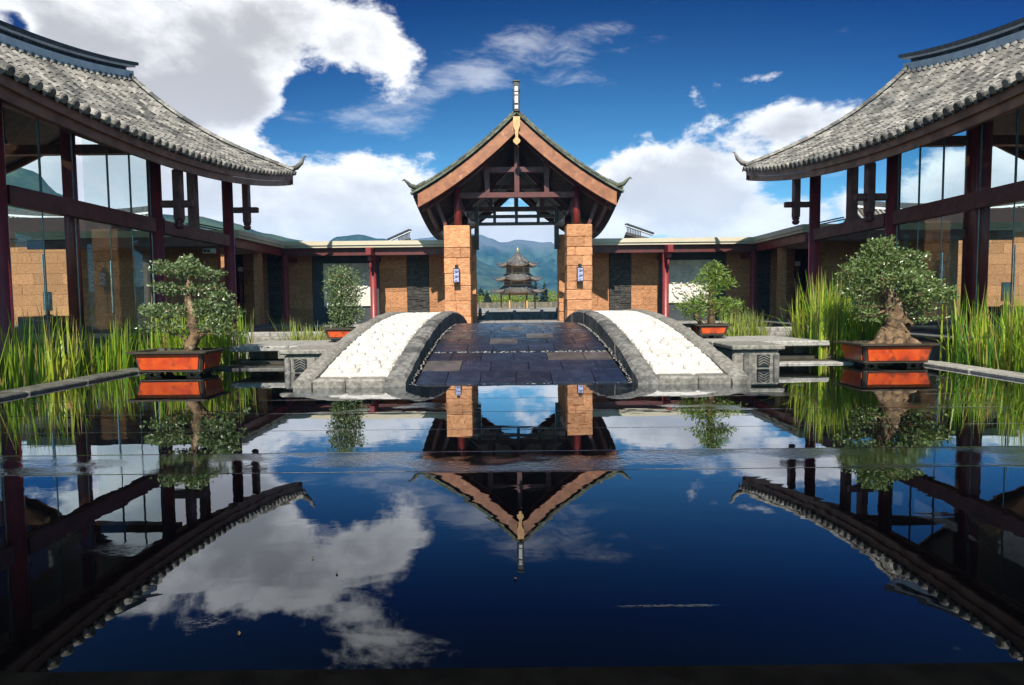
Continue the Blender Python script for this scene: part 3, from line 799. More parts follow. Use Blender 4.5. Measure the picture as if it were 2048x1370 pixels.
for z0, z1 in ((8.70, 8.84), (8.92, 9.2), (9.24, 9.34), (9.38, 9.56)): MB().box(GX-.065, GX+.065, 22.83, 22.856, z0, z1, .008).build('finial_inset', 'ridge_plaster', fin_)
MB().box(GX-.14, GX+.14, 22.83, 23.12, 9.745, 9.80, .015).build('finial_cap', 'mossy_tile', fin_)
# hanging carved pendant at the apex
prof = [(.13, 8.42), (.135, 8.2), (.13, 8.05), (.07, 7.9), (.055, 7.72), (.05, 7.62), (.10, 7.56), (.145, 7.50), (.12, 7.42), (.06, 7.38), (.03, 7.34)]
poly = [(GX-a, z) for a, z in prof]+[(GX+a, z) for a, z in reversed(prof)]
MB().prism(poly, 22.86, 22.94).build('gable_pendant', 'pale_wood', gate)
# trusses
def truss(y, front):
    def u_at(x): return groof(abs(x-GX)/4.1, y).z-.22
    m_ = 'dark_red_wood'
    for sx in (-1, 1):
        a = groof(sx*.02, y)-Vector((0, 0, .36)); pts = [groof(sx*k/8*.93+sx*.02, y)-Vector((0, 0, .34)) for k in range(9)]
        rows = []
        for oy, dz in ((-.1, .1), (.1, .1), (.1, -.14), (-.1, -.14), (-.1, .1)): rows.append([p+Vector((0, oy, dz)) for p in pts])
        MB().grid(rows).build('rafter', m_, gate)
        MB().lathe([(.15, 0), (.15, u_at(GX+2.45)-4.30-.25)], 14, (GX+sx*2.45, y, 4.30)).build('post', 'red_paint' if front else m_, gate, True)
        MB().box(GX+sx*1.22-.1, GX+sx*1.22+.1, y-.09, y+.09, 5.68, u_at(GX+1.22)-.2).build('queen_post', m_, gate)
        MB().beam((GX+sx*3.35, y, u_at(GX+3.35)-.1), (GX+sx*2.95, y, 4.35), .14, .14, (0, 1, 0)).build('brace', m_, gate)
        MB().tube([(GX+sx*.12, y+.5, 6.5), (GX+sx*2.1, y+.5, 4.75)], .025, 6).build('tie_rod', 'black_iron', gate)
    MB().box(GX-2.45, GX+2.45, y-.11, y+.11, 5.47, 5.675).build('tie_beam', m_, gate)
    MB().box(GX-1.12, GX+1.12, y-.1, y+.1, 6.5, 6.7).build('collar_beam', m_, gate)
    MB().box(GX-.1, GX+.1, y-.115, y+.115, 5.68, u_at(GX)-.25).build('king_post', m_, gate)
truss(23.95, True); truss(27.6, False)
for y in (24.2, 27.8, 31.4, 35):
    pass
for sx in (-1, 1):
    MB().box(GX+sx*2.45-.1, GX+sx*2.45+.1, 24.1, 27.45, 5.2, 5.45).build('side_beam', 'dark_red_wood', gate)
    for ux in (.33, .62, .9):
        rows = []
        for ox, dz in ((-.08, -.2), (.08, -.2), (.08, -.42), (-.08, -.42), (-.08, -.2)): rows.append([groof(sx*ux, y)+Vector((ox, 0, dz)) for y in gys[1:-1]])
        MB().grid(rows).build('purlin', 'dark_red_wood', gate)
# dark steel portal between the rear pillars
for z in (4.82, 5.16): MB().box(GX-1.93, GX+1.93, 27.05, 27.2, z-.07, z+.07).build('portal_beam', 'black_iron', gate)
for x in (-1.02, 0, 1.02): MB().box(GX+x-.07, GX+x+.07, 27.06, 27.19, 4.895, 5.46).build('portal_post', 'black_iron', gate)
for sx in (-1, 1):
    MB().box(GX+sx*1.84-.1, GX+sx*1.84+.1, 26.6, 26.9, 3.6, 5.4).build('portal_post', 'black_iron', gate)
    MB().tube([(GX+sx*1.95, 24.2, 4.36), (GX+sx*1.75, 24.2, 4.42), (GX+sx*1.6, 24.2, 4.36)], [.1, .13, .05], 8).build('spotlight', 'black_iron', gate)

# wall lanterns hung on the front pillars
def lantern(x, label):
    r = thing('wall_lantern', label, 'lantern', (x, 23.25, 1.96), 'lanterns on the gate pillars')
    body = MB().box(x-.125, x+.125, 23.13, 23.36, 1.96, 2.56, .01).build('lantern_frame', 'black_iron', r)
    MB().box(x-.10, x+.10, 23.118, 23.135, 2.0, 2.52).build('glass_panel', 'lantern_glass', r)
    lat = MB()
    for k in range(5):
        z = 2.05+k*.1
        lat.beam((x-.09, 23.11, z), (x+.09, 23.11, z+.07*(1 if k % 2 else -1)+.03), .014, .012, (0, 1, 0)); 
        lat.box(x-.05, x+.05, 23.104, 23.116, z+.03, z+.042)
    lat.build('lattice', 'black_iron', r)
    MB().box(x-.06, x+.06, 23.2, 23.385, 2.563, 2.70, .01).build('bracket', 'black_iron', r)
lantern(GX-2.47, 'dark framed lantern with pale lattice glass on the left gate pillar')
lantern(GX+2.50, 'dark framed lantern with pale lattice glass on the right gate pillar')

# ------------------------------------------------------------------ arched bridge
random.seed(5)
br = thing('arched_bridge', 'arched stone bridge with black slab ramp between two white cobbled walkways', 'bridge', (0, 15.4, 0))
BC, BHL = 15.4, 6.9
BX = -.06
def kz(y): return .96-.85*((y-BC)/BHL)**2
def rz_(y): return .62-.66*((y-BC)/BHL)**2
deck = MB(); rows = []
ysb = [BC-BHL+2*BHL*i/40 for i in range(41)]
deck.slab([[(x, y, rz_(y)-.03) for x in (BX-1.72, BX+1.72)] for y in ysb], .4)
deck.build('ramp_bed', 'dark_bed', br)
walk_parts = []
for sx in (-1, 1):
    w = MB().slab([[(BX+sx*2.02, y, kz(y)-.07), (BX+sx*3.12, y, kz(y)-.07)] for y in ysb[1:-1]], .5).build('walkway', 'white_bed', br)
    walk_parts.append(w)
    for (xa, xb, mt) in ((1.72, 2.02, 'wet_granite'), (3.12, 3.38, 'granite')):
        ke = MB().slab([[(BX+sx*(xa+.03), y, kz(y)-.03), (BX+sx*(xb-.03), y, kz(y)-.03)] for y in ysb], .6).build('kerb', 'wet_granite', br)
        y = BC-BHL-.05
        while y < BC+BHL-.1:
            l = random.uniform(.8, 1.35); y2 = min(y+l, BC+BHL+.05)
            if BC+BHL-y2 < .5: y2 = BC+BHL+.05
            mb = MB(); n = 5; sec = []
            jx, jz = random.uniform(-.008, .008), random.uniform(-.008, .01)
            for i in range(n+1):
                yy = y+.006+(y2-y-.012)*i/n; z = kz(yy)+jz; a, b = xa+jx, xb+jx
                e = .012 if i in (0, n) else 0
                def wob(q): return mnoise.noise(Vector((q, yy*2.3, xa*7)))*.014
                sec.append([(BX+sx*a, yy, z-.34), (BX+sx*(a-.01+wob(1)), yy, z-.03-e), (BX+sx*(a+.035), yy, z+.012-e+wob(2)), (BX+sx*((a+b)/2), yy, z+.03-e+wob(3)), (BX+sx*(b-.035), yy, z+.012-e+wob(4)), (BX+sx*(b+.01+wob(5)), yy, z-.03-e), (BX+sx*b, yy, z-.34)])
            mb.grid(sec); mb.add(sec[0], [tuple(range(7))]); mb.add(sec[-1], [tuple(range(6, -1, -1))])
            # dark wet staining belongs to the inner pair
            mb.build('kerb_stone', mt if mt == 'granite' else 'granite_inner' if 'granite_inner' in M else 'wet_granite', ke)
            y = y2
    # foot stones closing the white walkway
    xs = [2.03, 2.62, 3.11]
    for a, b in zip(xs, xs[1:]):
        x0, x1 = sorted((BX+sx*a, BX+sx*b))
        stone('foot_stone', 'granite', br, x0+.004, x1-.004, BC-BHL-.06, BC-BHL+.27, -.12, .125, .03)
# white cobbles: three shapes, set in courses
cob = []
for q in range(4):
    mb = MB(); n = 9; prof_ = ((1., 0), (.98, .5), (.84, .85), (.5, 1.))
    for r, z in prof_:
        for k in range(n): t = 2*PI*k/n; d = 1+.12*math.sin(3*t+q)+.08*math.sin(2*t+q*2); mb.v.append((r*d*math.cos(t)/(abs(math.cos(t))**6+abs(math.sin(t))**6)**(1/6)*.95, r*d*math.sin(t)/(abs(math.cos(t))**6+abs(math.sin(t))**6)**(1/6)*.95, z))
    for i in range(3):
        for k in range(n): mb.f.append((i*n+k, i*n+(k+1) % n, (i+1)*n+(k+1) % n, (i+1)*n+k))
    mb.f.append(tuple(range(3*n, 4*n))); cob.append(mb.mesh('cobble', 'white_cobble', True))
for wi, sx in enumerate((-1, 1)):
    y = BC-BHL+.40; r = 0
    while y < BC+.9:
        h = random.uniform(.17, .23); x = 2.05; n = 5 if r % 2 else 4
        wd = [random.uniform(.7, 1.3) for k in range(n)]; sm = sum(wd)
        for k in range(n):
            w_ = wd[k]/sm*1.05; cx = BX+sx*(x+w_/2); cy = y+h/2
            sl = math.atan((kz(cy+.1)-kz(cy-.1))/.2)
            m_ = Matrix.Translation((cx, cy, kz(cy)-.085)) @ Matrix.Rotation(sl, 4, 'X') @ Matrix.Diagonal((w_/2*1.02, h/2*1.03, random.uniform(.070, .080), 1))
            link('cobble', random.choice(cob), walk_parts[wi], m_); x += w_
        y += h; r += 1
    while y < BC+BHL-.4: y += 1
# black ramp slabs in courses, between strips of pebble
slab_o = MB().slab([[(BX-1.70, y, rz_(y)-.02), (BX+1.70, y, rz_(y)-.02)] for y in ysb], .05).build('ramp', 'black_edge', br)
strips = [8.62, 10.62, 13.35]
edges = [(8.70, 9.33), (9.33, 9.96), (9.96, 10.55), (10.69, 11.35), (11.35, 12.0), (12.0, 12.65), (12.65, 13.29), (13.41, 14.05), (14.05, 14.7), (14.7, 15.4), (15.4, 16.1), (16.1, 16.8)]
dry = {(1, 0), (2, 4), (2, 5), (4, 2), (5, 0), (5, 3), (7, 2), (8, 4), (9, 3)}
for i, (a, b) in enumerate(edges):
    n = 6; off = (.0 if i % 2 else .3); cuts = [-1.62]+[-1.62+3.24*(k-off)/(n-.4)+random.uniform(-.06, .06) for k in range(1, n)]+[1.62]
    for k, (x0, x1) in enumerate(zip(cuts, cuts[1:])):
        dz = random.uniform(-.004, .004)
        mb = MB().slab([[(BX+x0+.006, y, rz_(y)+dz+.012), (BX+x1-.006, y, rz_(y)+dz+.012)] for y in (a+.006, (a+b)/2, b-.006)], .04)
        o = mb.build('slab', 'dry_slab' if (i, k) in dry else 'black_slab', slab_o)
peb = MB()
def pebble(p, r):
    n = 6; v = []; ax = [random.uniform(.7, 1.35)*r for k in range(2)]; ang = random.uniform(0, 6)
    for rr, z in ((.9, 0), (1, .35), (.6, .75)):
        for k in range(n): t = 2*PI*k/n; X, Y_ = ax[0]*rr*math.cos(t), ax[1]*rr*math.sin(t); v.append((p[0]+X*math.cos(ang)-Y_*math.sin(ang), p[1]+X*math.sin(ang)+Y_*math.cos(ang), p[2]+z*r))
    f = [(i*n+k, i*n+(k+1) % n, (i+1)*n+(k+1) % n, (i+1)*n+k) for i in range(2) for k in range(n)]+[tuple(range(2*n, 3*n))]
    peb.add(v, f)
for ys_ in strips:
    for k in range(170): x = random.uniform(-1.64, 1.64); y = ys_+random.uniform(-.05, .05); pebble((BX+x, y, rz_(y)-.005), random.uniform(.012, .024))
for sx in (-1, 1):
    y = 8.6
    while y < 16:
        x = random.uniform(1.65, 1.71); pebble((BX+sx*x, y, rz_(y)-.008), random.uniform(.010, .020)); y += .035
tag(peb.build('pebble_edging', 'pebble', br, recalc=False), kind='stuff')

# a few dry leaves afloat
random.seed(77)
for px_, py_, where in ((660, 1160, 'on the reflected cloud, right of its neighbour'), (455, 1287, 'nearest the dark pool lip on the left'), (612, 1128, 'on the reflected cloud, left of its neighbour'), (1026, 1176, 'just below the reflected gate finial')):
    Y = 1.27*1150/(py_-603); X = (px_-1024)/1150*Y-.2; a = random.uniform(0, 6.3); l_ = .014; ca, sa = math.cos(a), math.sin(a)
    pts = [(-l_, 0, .004), (-.2*l_, .45*l_, .007), (l_, .05*l_, .010), (-.1*l_, -.45*l_, .007), (0, 0, .003)]
    o = MB().add([(X+p[0]*ca-p[1]*sa, Y+p[0]*sa+p[1]*ca, p[2]) for p in pts], [(0, 1, 4), (1, 2, 4), (2, 3, 4), (3, 0, 4)]).build('fallen_leaf', 'dry_leaf', None, recalc=False)
    tag(o, 'tiny dry brown leaf floating '+where, 'leaf', 'dry leaves floating on the pool')

# ------------------------------------------------------------------ vent blocks and slabs beside the bridge
for s in (False, True):
    MIRROR[0] = s
    side = 'right' if s else 'left'
    vb = thing('vent_block', 'rough granite block with a latticed vent at the '+side+' foot of the bridge', 'stone block', (mx_(-3.85), 10.6, -.1))
    MB().cbox(-4.28, -3.45, 10.25, 11.15, -.4, .33, .03).build('block', 'granite', vb)
    MB().cbox(-4.36, -3.42, 10.18, 11.2, .332, .42, .02).build('cap_slab', 'granite', vb)
    MB().box(-4.10, -3.88, 10.215, 10.248, .05, .25).build('vent_dark_panel', 'black_iron', vb)  # flat dark panel in place of the shade inside the vent opening
    mb = MB()
    for k in range(4):
        z = .06+k*.045
        mb.beam((-4.09, 10.208, z), (-3.99, 10.208, z+.055), .011, .014, (0, 1, 0)); mb.beam((-3.89, 10.208, z), (-3.985, 10.208, z+.055), .011, .014, (0, 1, 0))
    mb.build('vent_lattice', 'granite', vb)
    for x in (-4.27, -3.73): MB().cbox(x, x+.1, 10.2, 10.248, -.1, .28, .02).build('corner_strip', 'granite_inner', vb)
    sl = thing('stone_footway', 'thick granite footway slab over dark water on the '+side+' of the bridge', 'stone slab', (mx_(-4.6), 12, .3))
    for x0, x1 in ((-5.75, -4.6), (-4.6, -3.42)): stone('slab', 'pale_granite', sl, x0+.005, x1-.005, 11.25, 12.9, .30, .405, .02)
    for x in (-5.5, -3.9): MB().box(x-.15, x+.15, 11.9, 12.6, -.4, .298).build('support', 'wet_granite', sl)
    for i in range(2):
        MB().box(-7.0+.0, -4.38, 11.12+i*.35, 11.46+i*.35, -.4, .04+i*.07).build('step', 'wet_step', sl)
    lw = thing('low_stone_wall', 'low pale stone planter wall behind the '+side+' reeds', 'wall', (mx_(-7), 17, -.4))
    x = -8.4
    while x < -4.2:
        stone('block', 'pale_granite', lw, x+.005, x+1.195, 16.6, 17.0, -.4, .40, .02); x += 1.2
    for x in (-8.4, -7.1): stone('block', 'granite', lw, x+.005, x+1.295, 14.6, 15.1, -.4, .38, .02)
MIRROR[0] = False

# ------------------------------------------------------------------ potted bonsai
def pot(root, cx, cy, z, w, d, h):
    def ring(mb, specs):
        rows = []
        for dw, zz in specs:
            a, b, c = w/2+dw, d/2+dw, .03
            rows.append([(cx-a+c, cy-b, zz), (cx+a-c, cy-b, zz), (cx+a, cy-b+c, zz), (cx+a, cy+b-c, zz), (cx+a-c, cy+b, zz), (cx-a+c, cy+b, zz), (cx-a, cy+b-c, zz), (cx-a, cy-b+c, zz), (cx-a+c, cy-b, zz)])
        mb.grid(rows); return mb
    f = .07
    k = h/.42
    body = ring(MB(), [(-.14*k, z+f), (-.10*k, z+f), (-.10*k, z+f+.03), (-.045*k, z+h-.04), (-.045*k, z+h-.02)]).build('pot', 'pot_rim', root)
    ring(MB(), [(-.055*k, z+h-.045), (.03*k, z+h-.03), (.03*k, z+h), (-.05*k, z+h), (-.08*k, z+h-.07)]).build('rim', 'pot_rim', root)
    # glazed panel set in each face
    def face(ax, s):
        wb, wt = -.10*k, -.048*k; m_ = .06
        zb, zt = z+f+.04, z+h-.055
        pb, pt = wb+(wt-wb)*.06+.006, wb+(wt-wb)*.94+.006
        if ax == 'y': v = [(cx-w/2-wb+m_, cy+s*(d/2+pb), zb), (cx+w/2+wb-m_, cy+s*(d/2+pb), zb), (cx+w/2+wt-m_, cy+s*(d/2+pt), zt), (cx-w/2-wt+m_, cy+s*(d/2+pt), zt)]
        else: v = [(cx+s*(w/2+pb), cy-d/2-wb+m_, zb), (cx+s*(w/2+pb), cy+d/2+wb-m_, zb), (cx+s*(w/2+pt), cy+d/2+wt-m_, zt), (cx+s*(w/2+pt), cy-d/2-wt+m_, zt)]
        o = Vector((0, s*.012, 0)) if ax == 'y' else Vector((s*.012, 0, 0)); v2 = [Vector(p)+o for p in v]
        MB().add(v+v2, [(0, 1, 2, 3), (4, 5, 6, 7), (0, 1, 5, 4), (1, 2, 6, 5), (2, 3, 7, 6), (3, 0, 4, 7)]).build('glazed_panel', 'pot_glaze', root)
    for ax in 'xy':
        for s in (-1, 1): face(ax, s)
    for sx in (-1, 1):
        for sy in (-1, 1):
            x, y = cx+sx*(w/2-.28*k-.02), cy+sy*(d/2-.26*k)
            MB().prism([(x-.13*k, z+f), (x+.13*k, z+f), (x+.13*k, z+.045), (x+.09*k, z), (x+.04*k, z), (x+.02*k, z+.03), (x-.05*k, z+.03), (x-.07*k, z), (x-.11*k, z), (x-.13*k, z+.04)], y-.05, y+.05).build('foot', 'pot_rim', root)
    mb = MB(); rows = []
    for i in range(9):
        row = []
        for j in range(9):
            a, b = (i/8-.5), (j/8-.5); hh = .05*(1-4*a*a)*(1-4*b*b)+random.uniform(-.008, .008)
            row.append((cx+a*(w-.12*k), cy+b*(d-.12*k), z+h-.05+hh))
        rows.append(row)
    mb.grid(rows).build('soil', 'pot_soil', root, True)
def leaves(clusters, size, up=.5, asp=.55):
    """clusters: centre, radii, count; leaves crowd the shell and top of each cluster"""
    mb = MB()
    for (c, r, n) in clusters:
        c = Vector(c)
        for k in range(n):
            d = Vector((random.gauss(0, 1), random.gauss(0, 1), random.gauss(0, 1))).normalized()
            rr = random.random()**.38*(1+.22*mnoise.noise(Vector((d.x*2+c.x*3, d.y*2, d.z*2+c.z*3))))
            if random.random() < .11: rr *= random.uniform(1.05, 1.5)
            p = c+Vector((d.x*r[0], d.y*r[1], d.z*r[2]))*rr
            a = (d*.6+Vector((random.gauss(0, .6), random.gauss(0, .6), random.gauss(0, .6)+up*.5))).normalized()
            b = a.cross(Vector((random.gauss(0, 1), random.gauss(0, 1), random.gauss(0, 1)))).normalized()
            nrm = a.cross(b)
            if nrm.z < 0 and random.random() < .7: nrm = -nrm
            s = size*random.uniform(.5, 1.4); w = s*asp
            k0 = len(mb.v)
            mb.v += [tuple(p), tuple(p+a*s*.5+b*w*.5+nrm*s*.08), tuple(p+a*s), tuple(p+a*s*.5-b*w*.5+nrm*s*.08)]
            mb.f += [(k0, k0+1, k0+2), (k0, k0+2, k0+3)]
    return mb
def branches(root, segs, material='bark'):
    mb = MB()
    for a, b, r0, r1 in segs:
        a, b = Vector(a), Vector(b); mid = (a+b)/2+Vector((random.uniform(-.05, .05), random.uniform(-.05, .05), random.uniform(-.02, .08)))*(b-a).length*1.2
        pts = [a*(1-t)**2+mid*2*t*(1-t)+b*t*t for t in [i/5 for i in range(6)]]
        mb.tube(pts, [r0+(r1-r0)*i/5 for i in range(6)], 7)
    return mb.build('branch', material, root, True)
def crown_twigs(cl, trunk_pts, r=.02):
    segs = []
    for c, rad, n in cl:
        c = Vector(c); t = min((Vector(p) for p in trunk_pts), key=lambda p: (p-c).length+max(0, p.z-c.z)*2); segs.append((t, c, r*1.6, r*.6))
        for k in range(5):
            d = Vector((random.uniform(-1, 1)*rad[0], random.uniform(-1, 1)*rad[1], random.uniform(-.3, .8)*rad[2])); segs.append((c, c+d*.8, r*.55, r*.2))
    return segs
# front left: open tiers of leaf on a pale leaning trunk
random.seed(31)
cx, cy = -6.2, 10.33
b1 = thing('potted_bonsai', 'open tiered bonsai with thin pale trunk in a worn orange pot by the left reeds', 'bonsai', (cx, cy, .0), 'bonsai trees around the bridge')
pot(b1, cx, cy, .0, 1.32, .82, .43)
tp = [(cx+.22, cy, .38), (cx+.20, cy, .55), (cx+.30, cy+.02, .72), (cx+.24, cy+.02, .9), (cx+.28, cy, 1.1), (cx+.22, cy-.02, 1.3), (cx+.20, cy, 1.5), (cx+.24, cy, 1.75)]
MB().tube(tp, [.13, .10, .085, .10, .07, .065, .055, .03], 10).build('trunk', 'bark', b1, True)
MB().tube([(cx+.16, cy+.06, .40), (cx+.34, cy+.05, .66), (cx+.52, cy+.05, .80), (cx+.75, cy+.05, .84)], [.07, .05, .04, .02], 8).build('side_trunk', 'bark', b1, True)
cl = []
def tier(x, z, rx, rz, n, y=0, ry=None): cl.append(((cx+x, cy+y, z), (rx, ry or rx*.8, rz), n))
tier(.20, 1.86, .34, .13, 330); tier(.22, 2.0, .16, .12, 110); tier(-.10, 1.84, .30, .07, 130, -.1); tier(.62, 1.78, .26, .08, 150); tier(-.28, 1.98, .16, .05, 50)
tier(-.02, 1.52, .36, .10, 260, .1); tier(.40, 1.52, .26, .10, 160); tier(-.28, 1.58, .2, .06, 80); tier(.72, 1.5, .14, .16, 80); tier(.78, 1.34, .26, .14, 190)
tier(-.16, 1.12, .40, .12, 280, -.1); tier(-.42, 1.16, .24, .09, 110); tier(.62, 1.12, .34, .16, 300); tier(.92, 1.1, .22, .14, 120); tier(.46, 1.22, .2, .12, 120)
tier(-.20, .86, .36, .09, 130, -.15); tier(.72, .84, .34, .13, 180, -.1); tier(1.0, .7, .2, .06, 40); tier(.0, .74, .2, .06, 50)
cl = [(c, r, int(n*1.7)) for c, r, n in cl]
branches(b1, crown_twigs(cl, tp, .014)); leaves(cl, .062, .6, .6).build('foliage', 'dark_leaf', b1, recalc=False)
# front right: thick hollow gnarled trunk, dense crown leaning right
cx, cy = 6.72, 10.62
b2 = thing('potted_bonsai', 'big dense bonsai with thick hollow gnarled trunk in an orange pot by the right reeds', 'bonsai', (cx, cy, .0), 'bonsai trees around the bridge')
pot(b2, cx, cy, .0, 1.36, .85, .42)
tp = [(cx+.06, cy, .34), (cx+.10, cy, .48), (cx+.16, cy, .62), (cx+.19, cy, .76), (cx+.16, cy, .9), (cx+.10, cy, 1.05), (cx+.02, cy, 1.25), (cx-.08, cy, 1.5), (cx-.1, cy, 1.8)]
mb = MB(); mb.tube(tp, [.30, .27, .23, .215, .19, .17, .15, .12, .06], 18)
vs = []
for v in mb.v:
    p = Vector(v); n = mnoise.fractal(p*5.5, .8, 2., 5)*1.25; c = Vector((cx+.12, cy, p.z)); d = (p-c); vs.append(tuple(p+d*.42*n))
mb.v = vs; mb.build('trunk', 'bark', b2, True)
MB().lathe([(.085, 0), (.06, .012), (.01, .014)], 10).mesh
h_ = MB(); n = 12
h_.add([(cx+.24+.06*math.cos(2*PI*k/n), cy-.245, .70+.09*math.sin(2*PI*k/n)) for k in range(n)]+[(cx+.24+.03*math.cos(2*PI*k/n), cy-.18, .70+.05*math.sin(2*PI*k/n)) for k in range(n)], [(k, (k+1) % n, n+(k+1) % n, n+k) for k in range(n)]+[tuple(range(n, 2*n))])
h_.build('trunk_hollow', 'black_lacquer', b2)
for pts in ([(cx-.05, cy-.1, .42), (cx-.3, cy-.16, .40), (cx-.48, cy-.18, .37)], [(cx+.3, cy-.12, .44), (cx+.42, cy-.2, .40), (cx+.52, cy-.22, .37)], [(cx+.05, cy-.25, .44), (cx+.0, cy-.33, .40), (cx-.12, cy-.37, .37)]):
    MB().tube(pts, [.12, .08, .03], 8).build('root', 'bark', b2, True)
cl = []
tier(-.1, 1.95, .42, .24, 900); tier(-.42, 1.78, .36, .22, 620); tier(.25, 1.8, .40, .22, 700); tier(-.18, 2.14, .26, .18, 320); tier(-.02, 2.24, .14, .1, 90); tier(.46, 2.02, .26, .07, 110); tier(-.3, 2.2, .1, .12, 60)
tier(-.62, 1.62, .30, .2, 340); tier(.02, 1.58, .5, .2, 800, -.15); tier(-.55, 1.38, .36, .14, 360); tier(.52, 1.55, .36, .18, 500); tier(.72, 1.38, .38, .17, 620); tier(1.0, 1.30, .28, .14, 330); tier(.4, 1.28, .34, .14, 300, -.2)
tier(.62, 1.08, .34, .14, 260); tier(-.42, 1.08, .34, .1, 170); tier(-.3, .9, .34, .09, 130); tier(.6, .84, .44, .06, 120); tier(-.8, 1.72, .14, .14, 60)
cl = [(c, r, int(n*1.35)) for c, r, n in cl]
branches(b2, crown_twigs(cl, tp[5:], .022)); leaves(cl, .058, .6, .6).build('foliage', 'bonsai_leaf', b2, recalc=False)
# back left: dense oval shrub
random.seed(41)
cx, cy = -3.80, 12.3
b3 = thing('potted_bonsai', 'dense oval small-leaved shrub in a low orange pot behind the left walkway', 'bonsai', (cx, cy, .415), 'bonsai trees around the bridge')
pot(b3, cx, cy, .415, .72, .6, .30)
tp = [(cx, cy, .66), (cx+.02, cy, .95), (cx-.01, cy, 1.3), (cx+.01, cy, 1.6)]
MB().tube(tp, [.06, .05, .035, .015], 8).build('trunk', 'bark', b3, True)
cl = []
for k in range(26):
    t = k/26; z = .78+1.15*t; w = .40*math.sin(PI*min(1, .18+.80*(1-t)**.75))**.8+.03; a = k*2.4
    tier(math.cos(a)*w*.55, z, .20, .14, 170, math.sin(a)*w*.5)
tier(.0, 1.95, .14, .10, 90); tier(-.28, .7, .16, .12, 80); tier(.3, 1.0, .2, .16, 160)
branches(b3, crown_twigs(cl, tp, .010)); leaves(cl, .058, .2, .5).build('foliage', 'dark_leaf', b3, recalc=False)
# back right: bright layered needle tree
cx, cy = 4.02, 12.3
b4 = thing('potted_bonsai', 'bright green layered needle bonsai with twin trunks in an orange pot behind the right walkway', 'bonsai', (cx, cy, .415), 'bonsai trees around the bridge')
pot(b4, cx, cy, .415, .72, .6, .30)
tp = [(cx+.04, cy, .68), (cx+.06, cy, .95), (cx+.03, cy, 1.25), (cx+.06, cy, 1.6), (cx+.08, cy, 1.85)]
MB().tube(tp, [.085, .07, .055, .035, .015], 9).build('trunk', 'bark', b4, True)
MB().tube([(cx-.14, cy, .68), (cx-.28, cy, .86), (cx-.32, cy, 1.05)], [.05, .04, .02], 8).build('side_trunk', 'bark', b4, True)
cl = []
tier(.08, 1.88, .24, .09, 300); tier(.10, 1.74, .32, .09, 360); tier(.0, 1.58, .42, .09, 420); tier(.34, 1.56, .26, .07, 200); tier(-.16, 1.24, .3, .09, 280); tier(.02, 1.4, .24, .08, 160)
tier(-.36, 1.10, .34, .13, 460); tier(-.30, .92, .26, .10, 260); tier(.34, 1.12, .36, .13, 460); tier(.24, .98, .26, .09, 200); tier(.1, 1.98, .12, .05, 80)
branches(b4, crown_twigs(cl, tp, .012)); leaves(cl, .085, .5, .26).build('foliage', 'needle_leaf', b4, recalc=False)

# ------------------------------------------------------------------ reeds
def reeds(label, name, spots, n, h0, h1, material, seed, w=.014, lean=.16):
    random.seed(seed); mb = MB()
    for k in range(n):
        x0, x1, y0, y1, zb, wt = random.choices(spots, [s[5] for s in spots])[0]
        # tufts: blades gather around clump centres
        for _ in range(8):
            x, y = random.uniform(x0, x1), random.uniform(y0, y1)
            if mnoise.noise(Vector((x*2.6, y*2.6, seed))) > random.uniform(-.6, .12): break
        hh = random.uniform(h0, h1)*(.75+.45*(mnoise.noise(Vector((x*1.3, y*1.3, seed+5)))+.5))
        a = random.uniform(0, 2*PI); ln = abs(random.gauss(0, lean))*hh; bend = random.random()**3*.5*hh if random.random() < .35 else 0.
        d = Vector((math.cos(a), math.sin(a), 0)); side = Vector((math.cos(a+1.3+random.uniform(-.5, .5)), math.sin(a+1.3), 0)); ww = w*random.uniform(.6, 1.4)
        N = 4; k0 = len(mb.v)
        for i in range(N+1):
            t = i/N; p = Vector((x, y, zb))+d*(ln*t+bend*t**3)+Vector((0, 0, hh*t-bend*.75*t**4))
            q = ww*(1-t**2.2)+.0008
            mb.v += [tuple(p-side*q), tuple(p+side*q)]
        for i in range(N): mb.f.append((k0+2*i, k0+2*i+1, k0+2*i+3, k0+2*i+2))
    o = mb.build(name, material, None, recalc=False, mirror=False)
    return tag(o, label, 'reeds', None, 'stuff')
reeds('tall bright green reeds growing along the pool kerb on the left', 'reeds', [(-8.35, -7.6, 5.5, 12.9, -.3, 6), (-7.4, -5.75, 11.3, 12.4, -.1, 3.0)], 1400, .8, 1.35, 'reed_blade', 51)
reeds('tall bright green reeds growing along the pool kerb on the right', 'reeds', [(7.85, 8.75, 5.5, 10.9, -.3, 5), (5.85, 7.4, 11.3, 12.5, -.1, 4.2)], 1900, 1.0, 1.8, 'reed_blade', 52)
reeds('loose feathery sedge clump behind the left footway slab', 'sedge', [(-5.75, -4.75, 14.0, 14.5, -.1, 3)], 240, .8, 1.1, 'sedge_blade', 53, .011, .28)
reeds('loose feathery sedge clump behind the right footway slab', 'sedge', [(5.05, 6.05, 14.0, 14.5, -.1, 3)], 300, .85, 1.15, 'sedge_blade', 54, .011, .22)

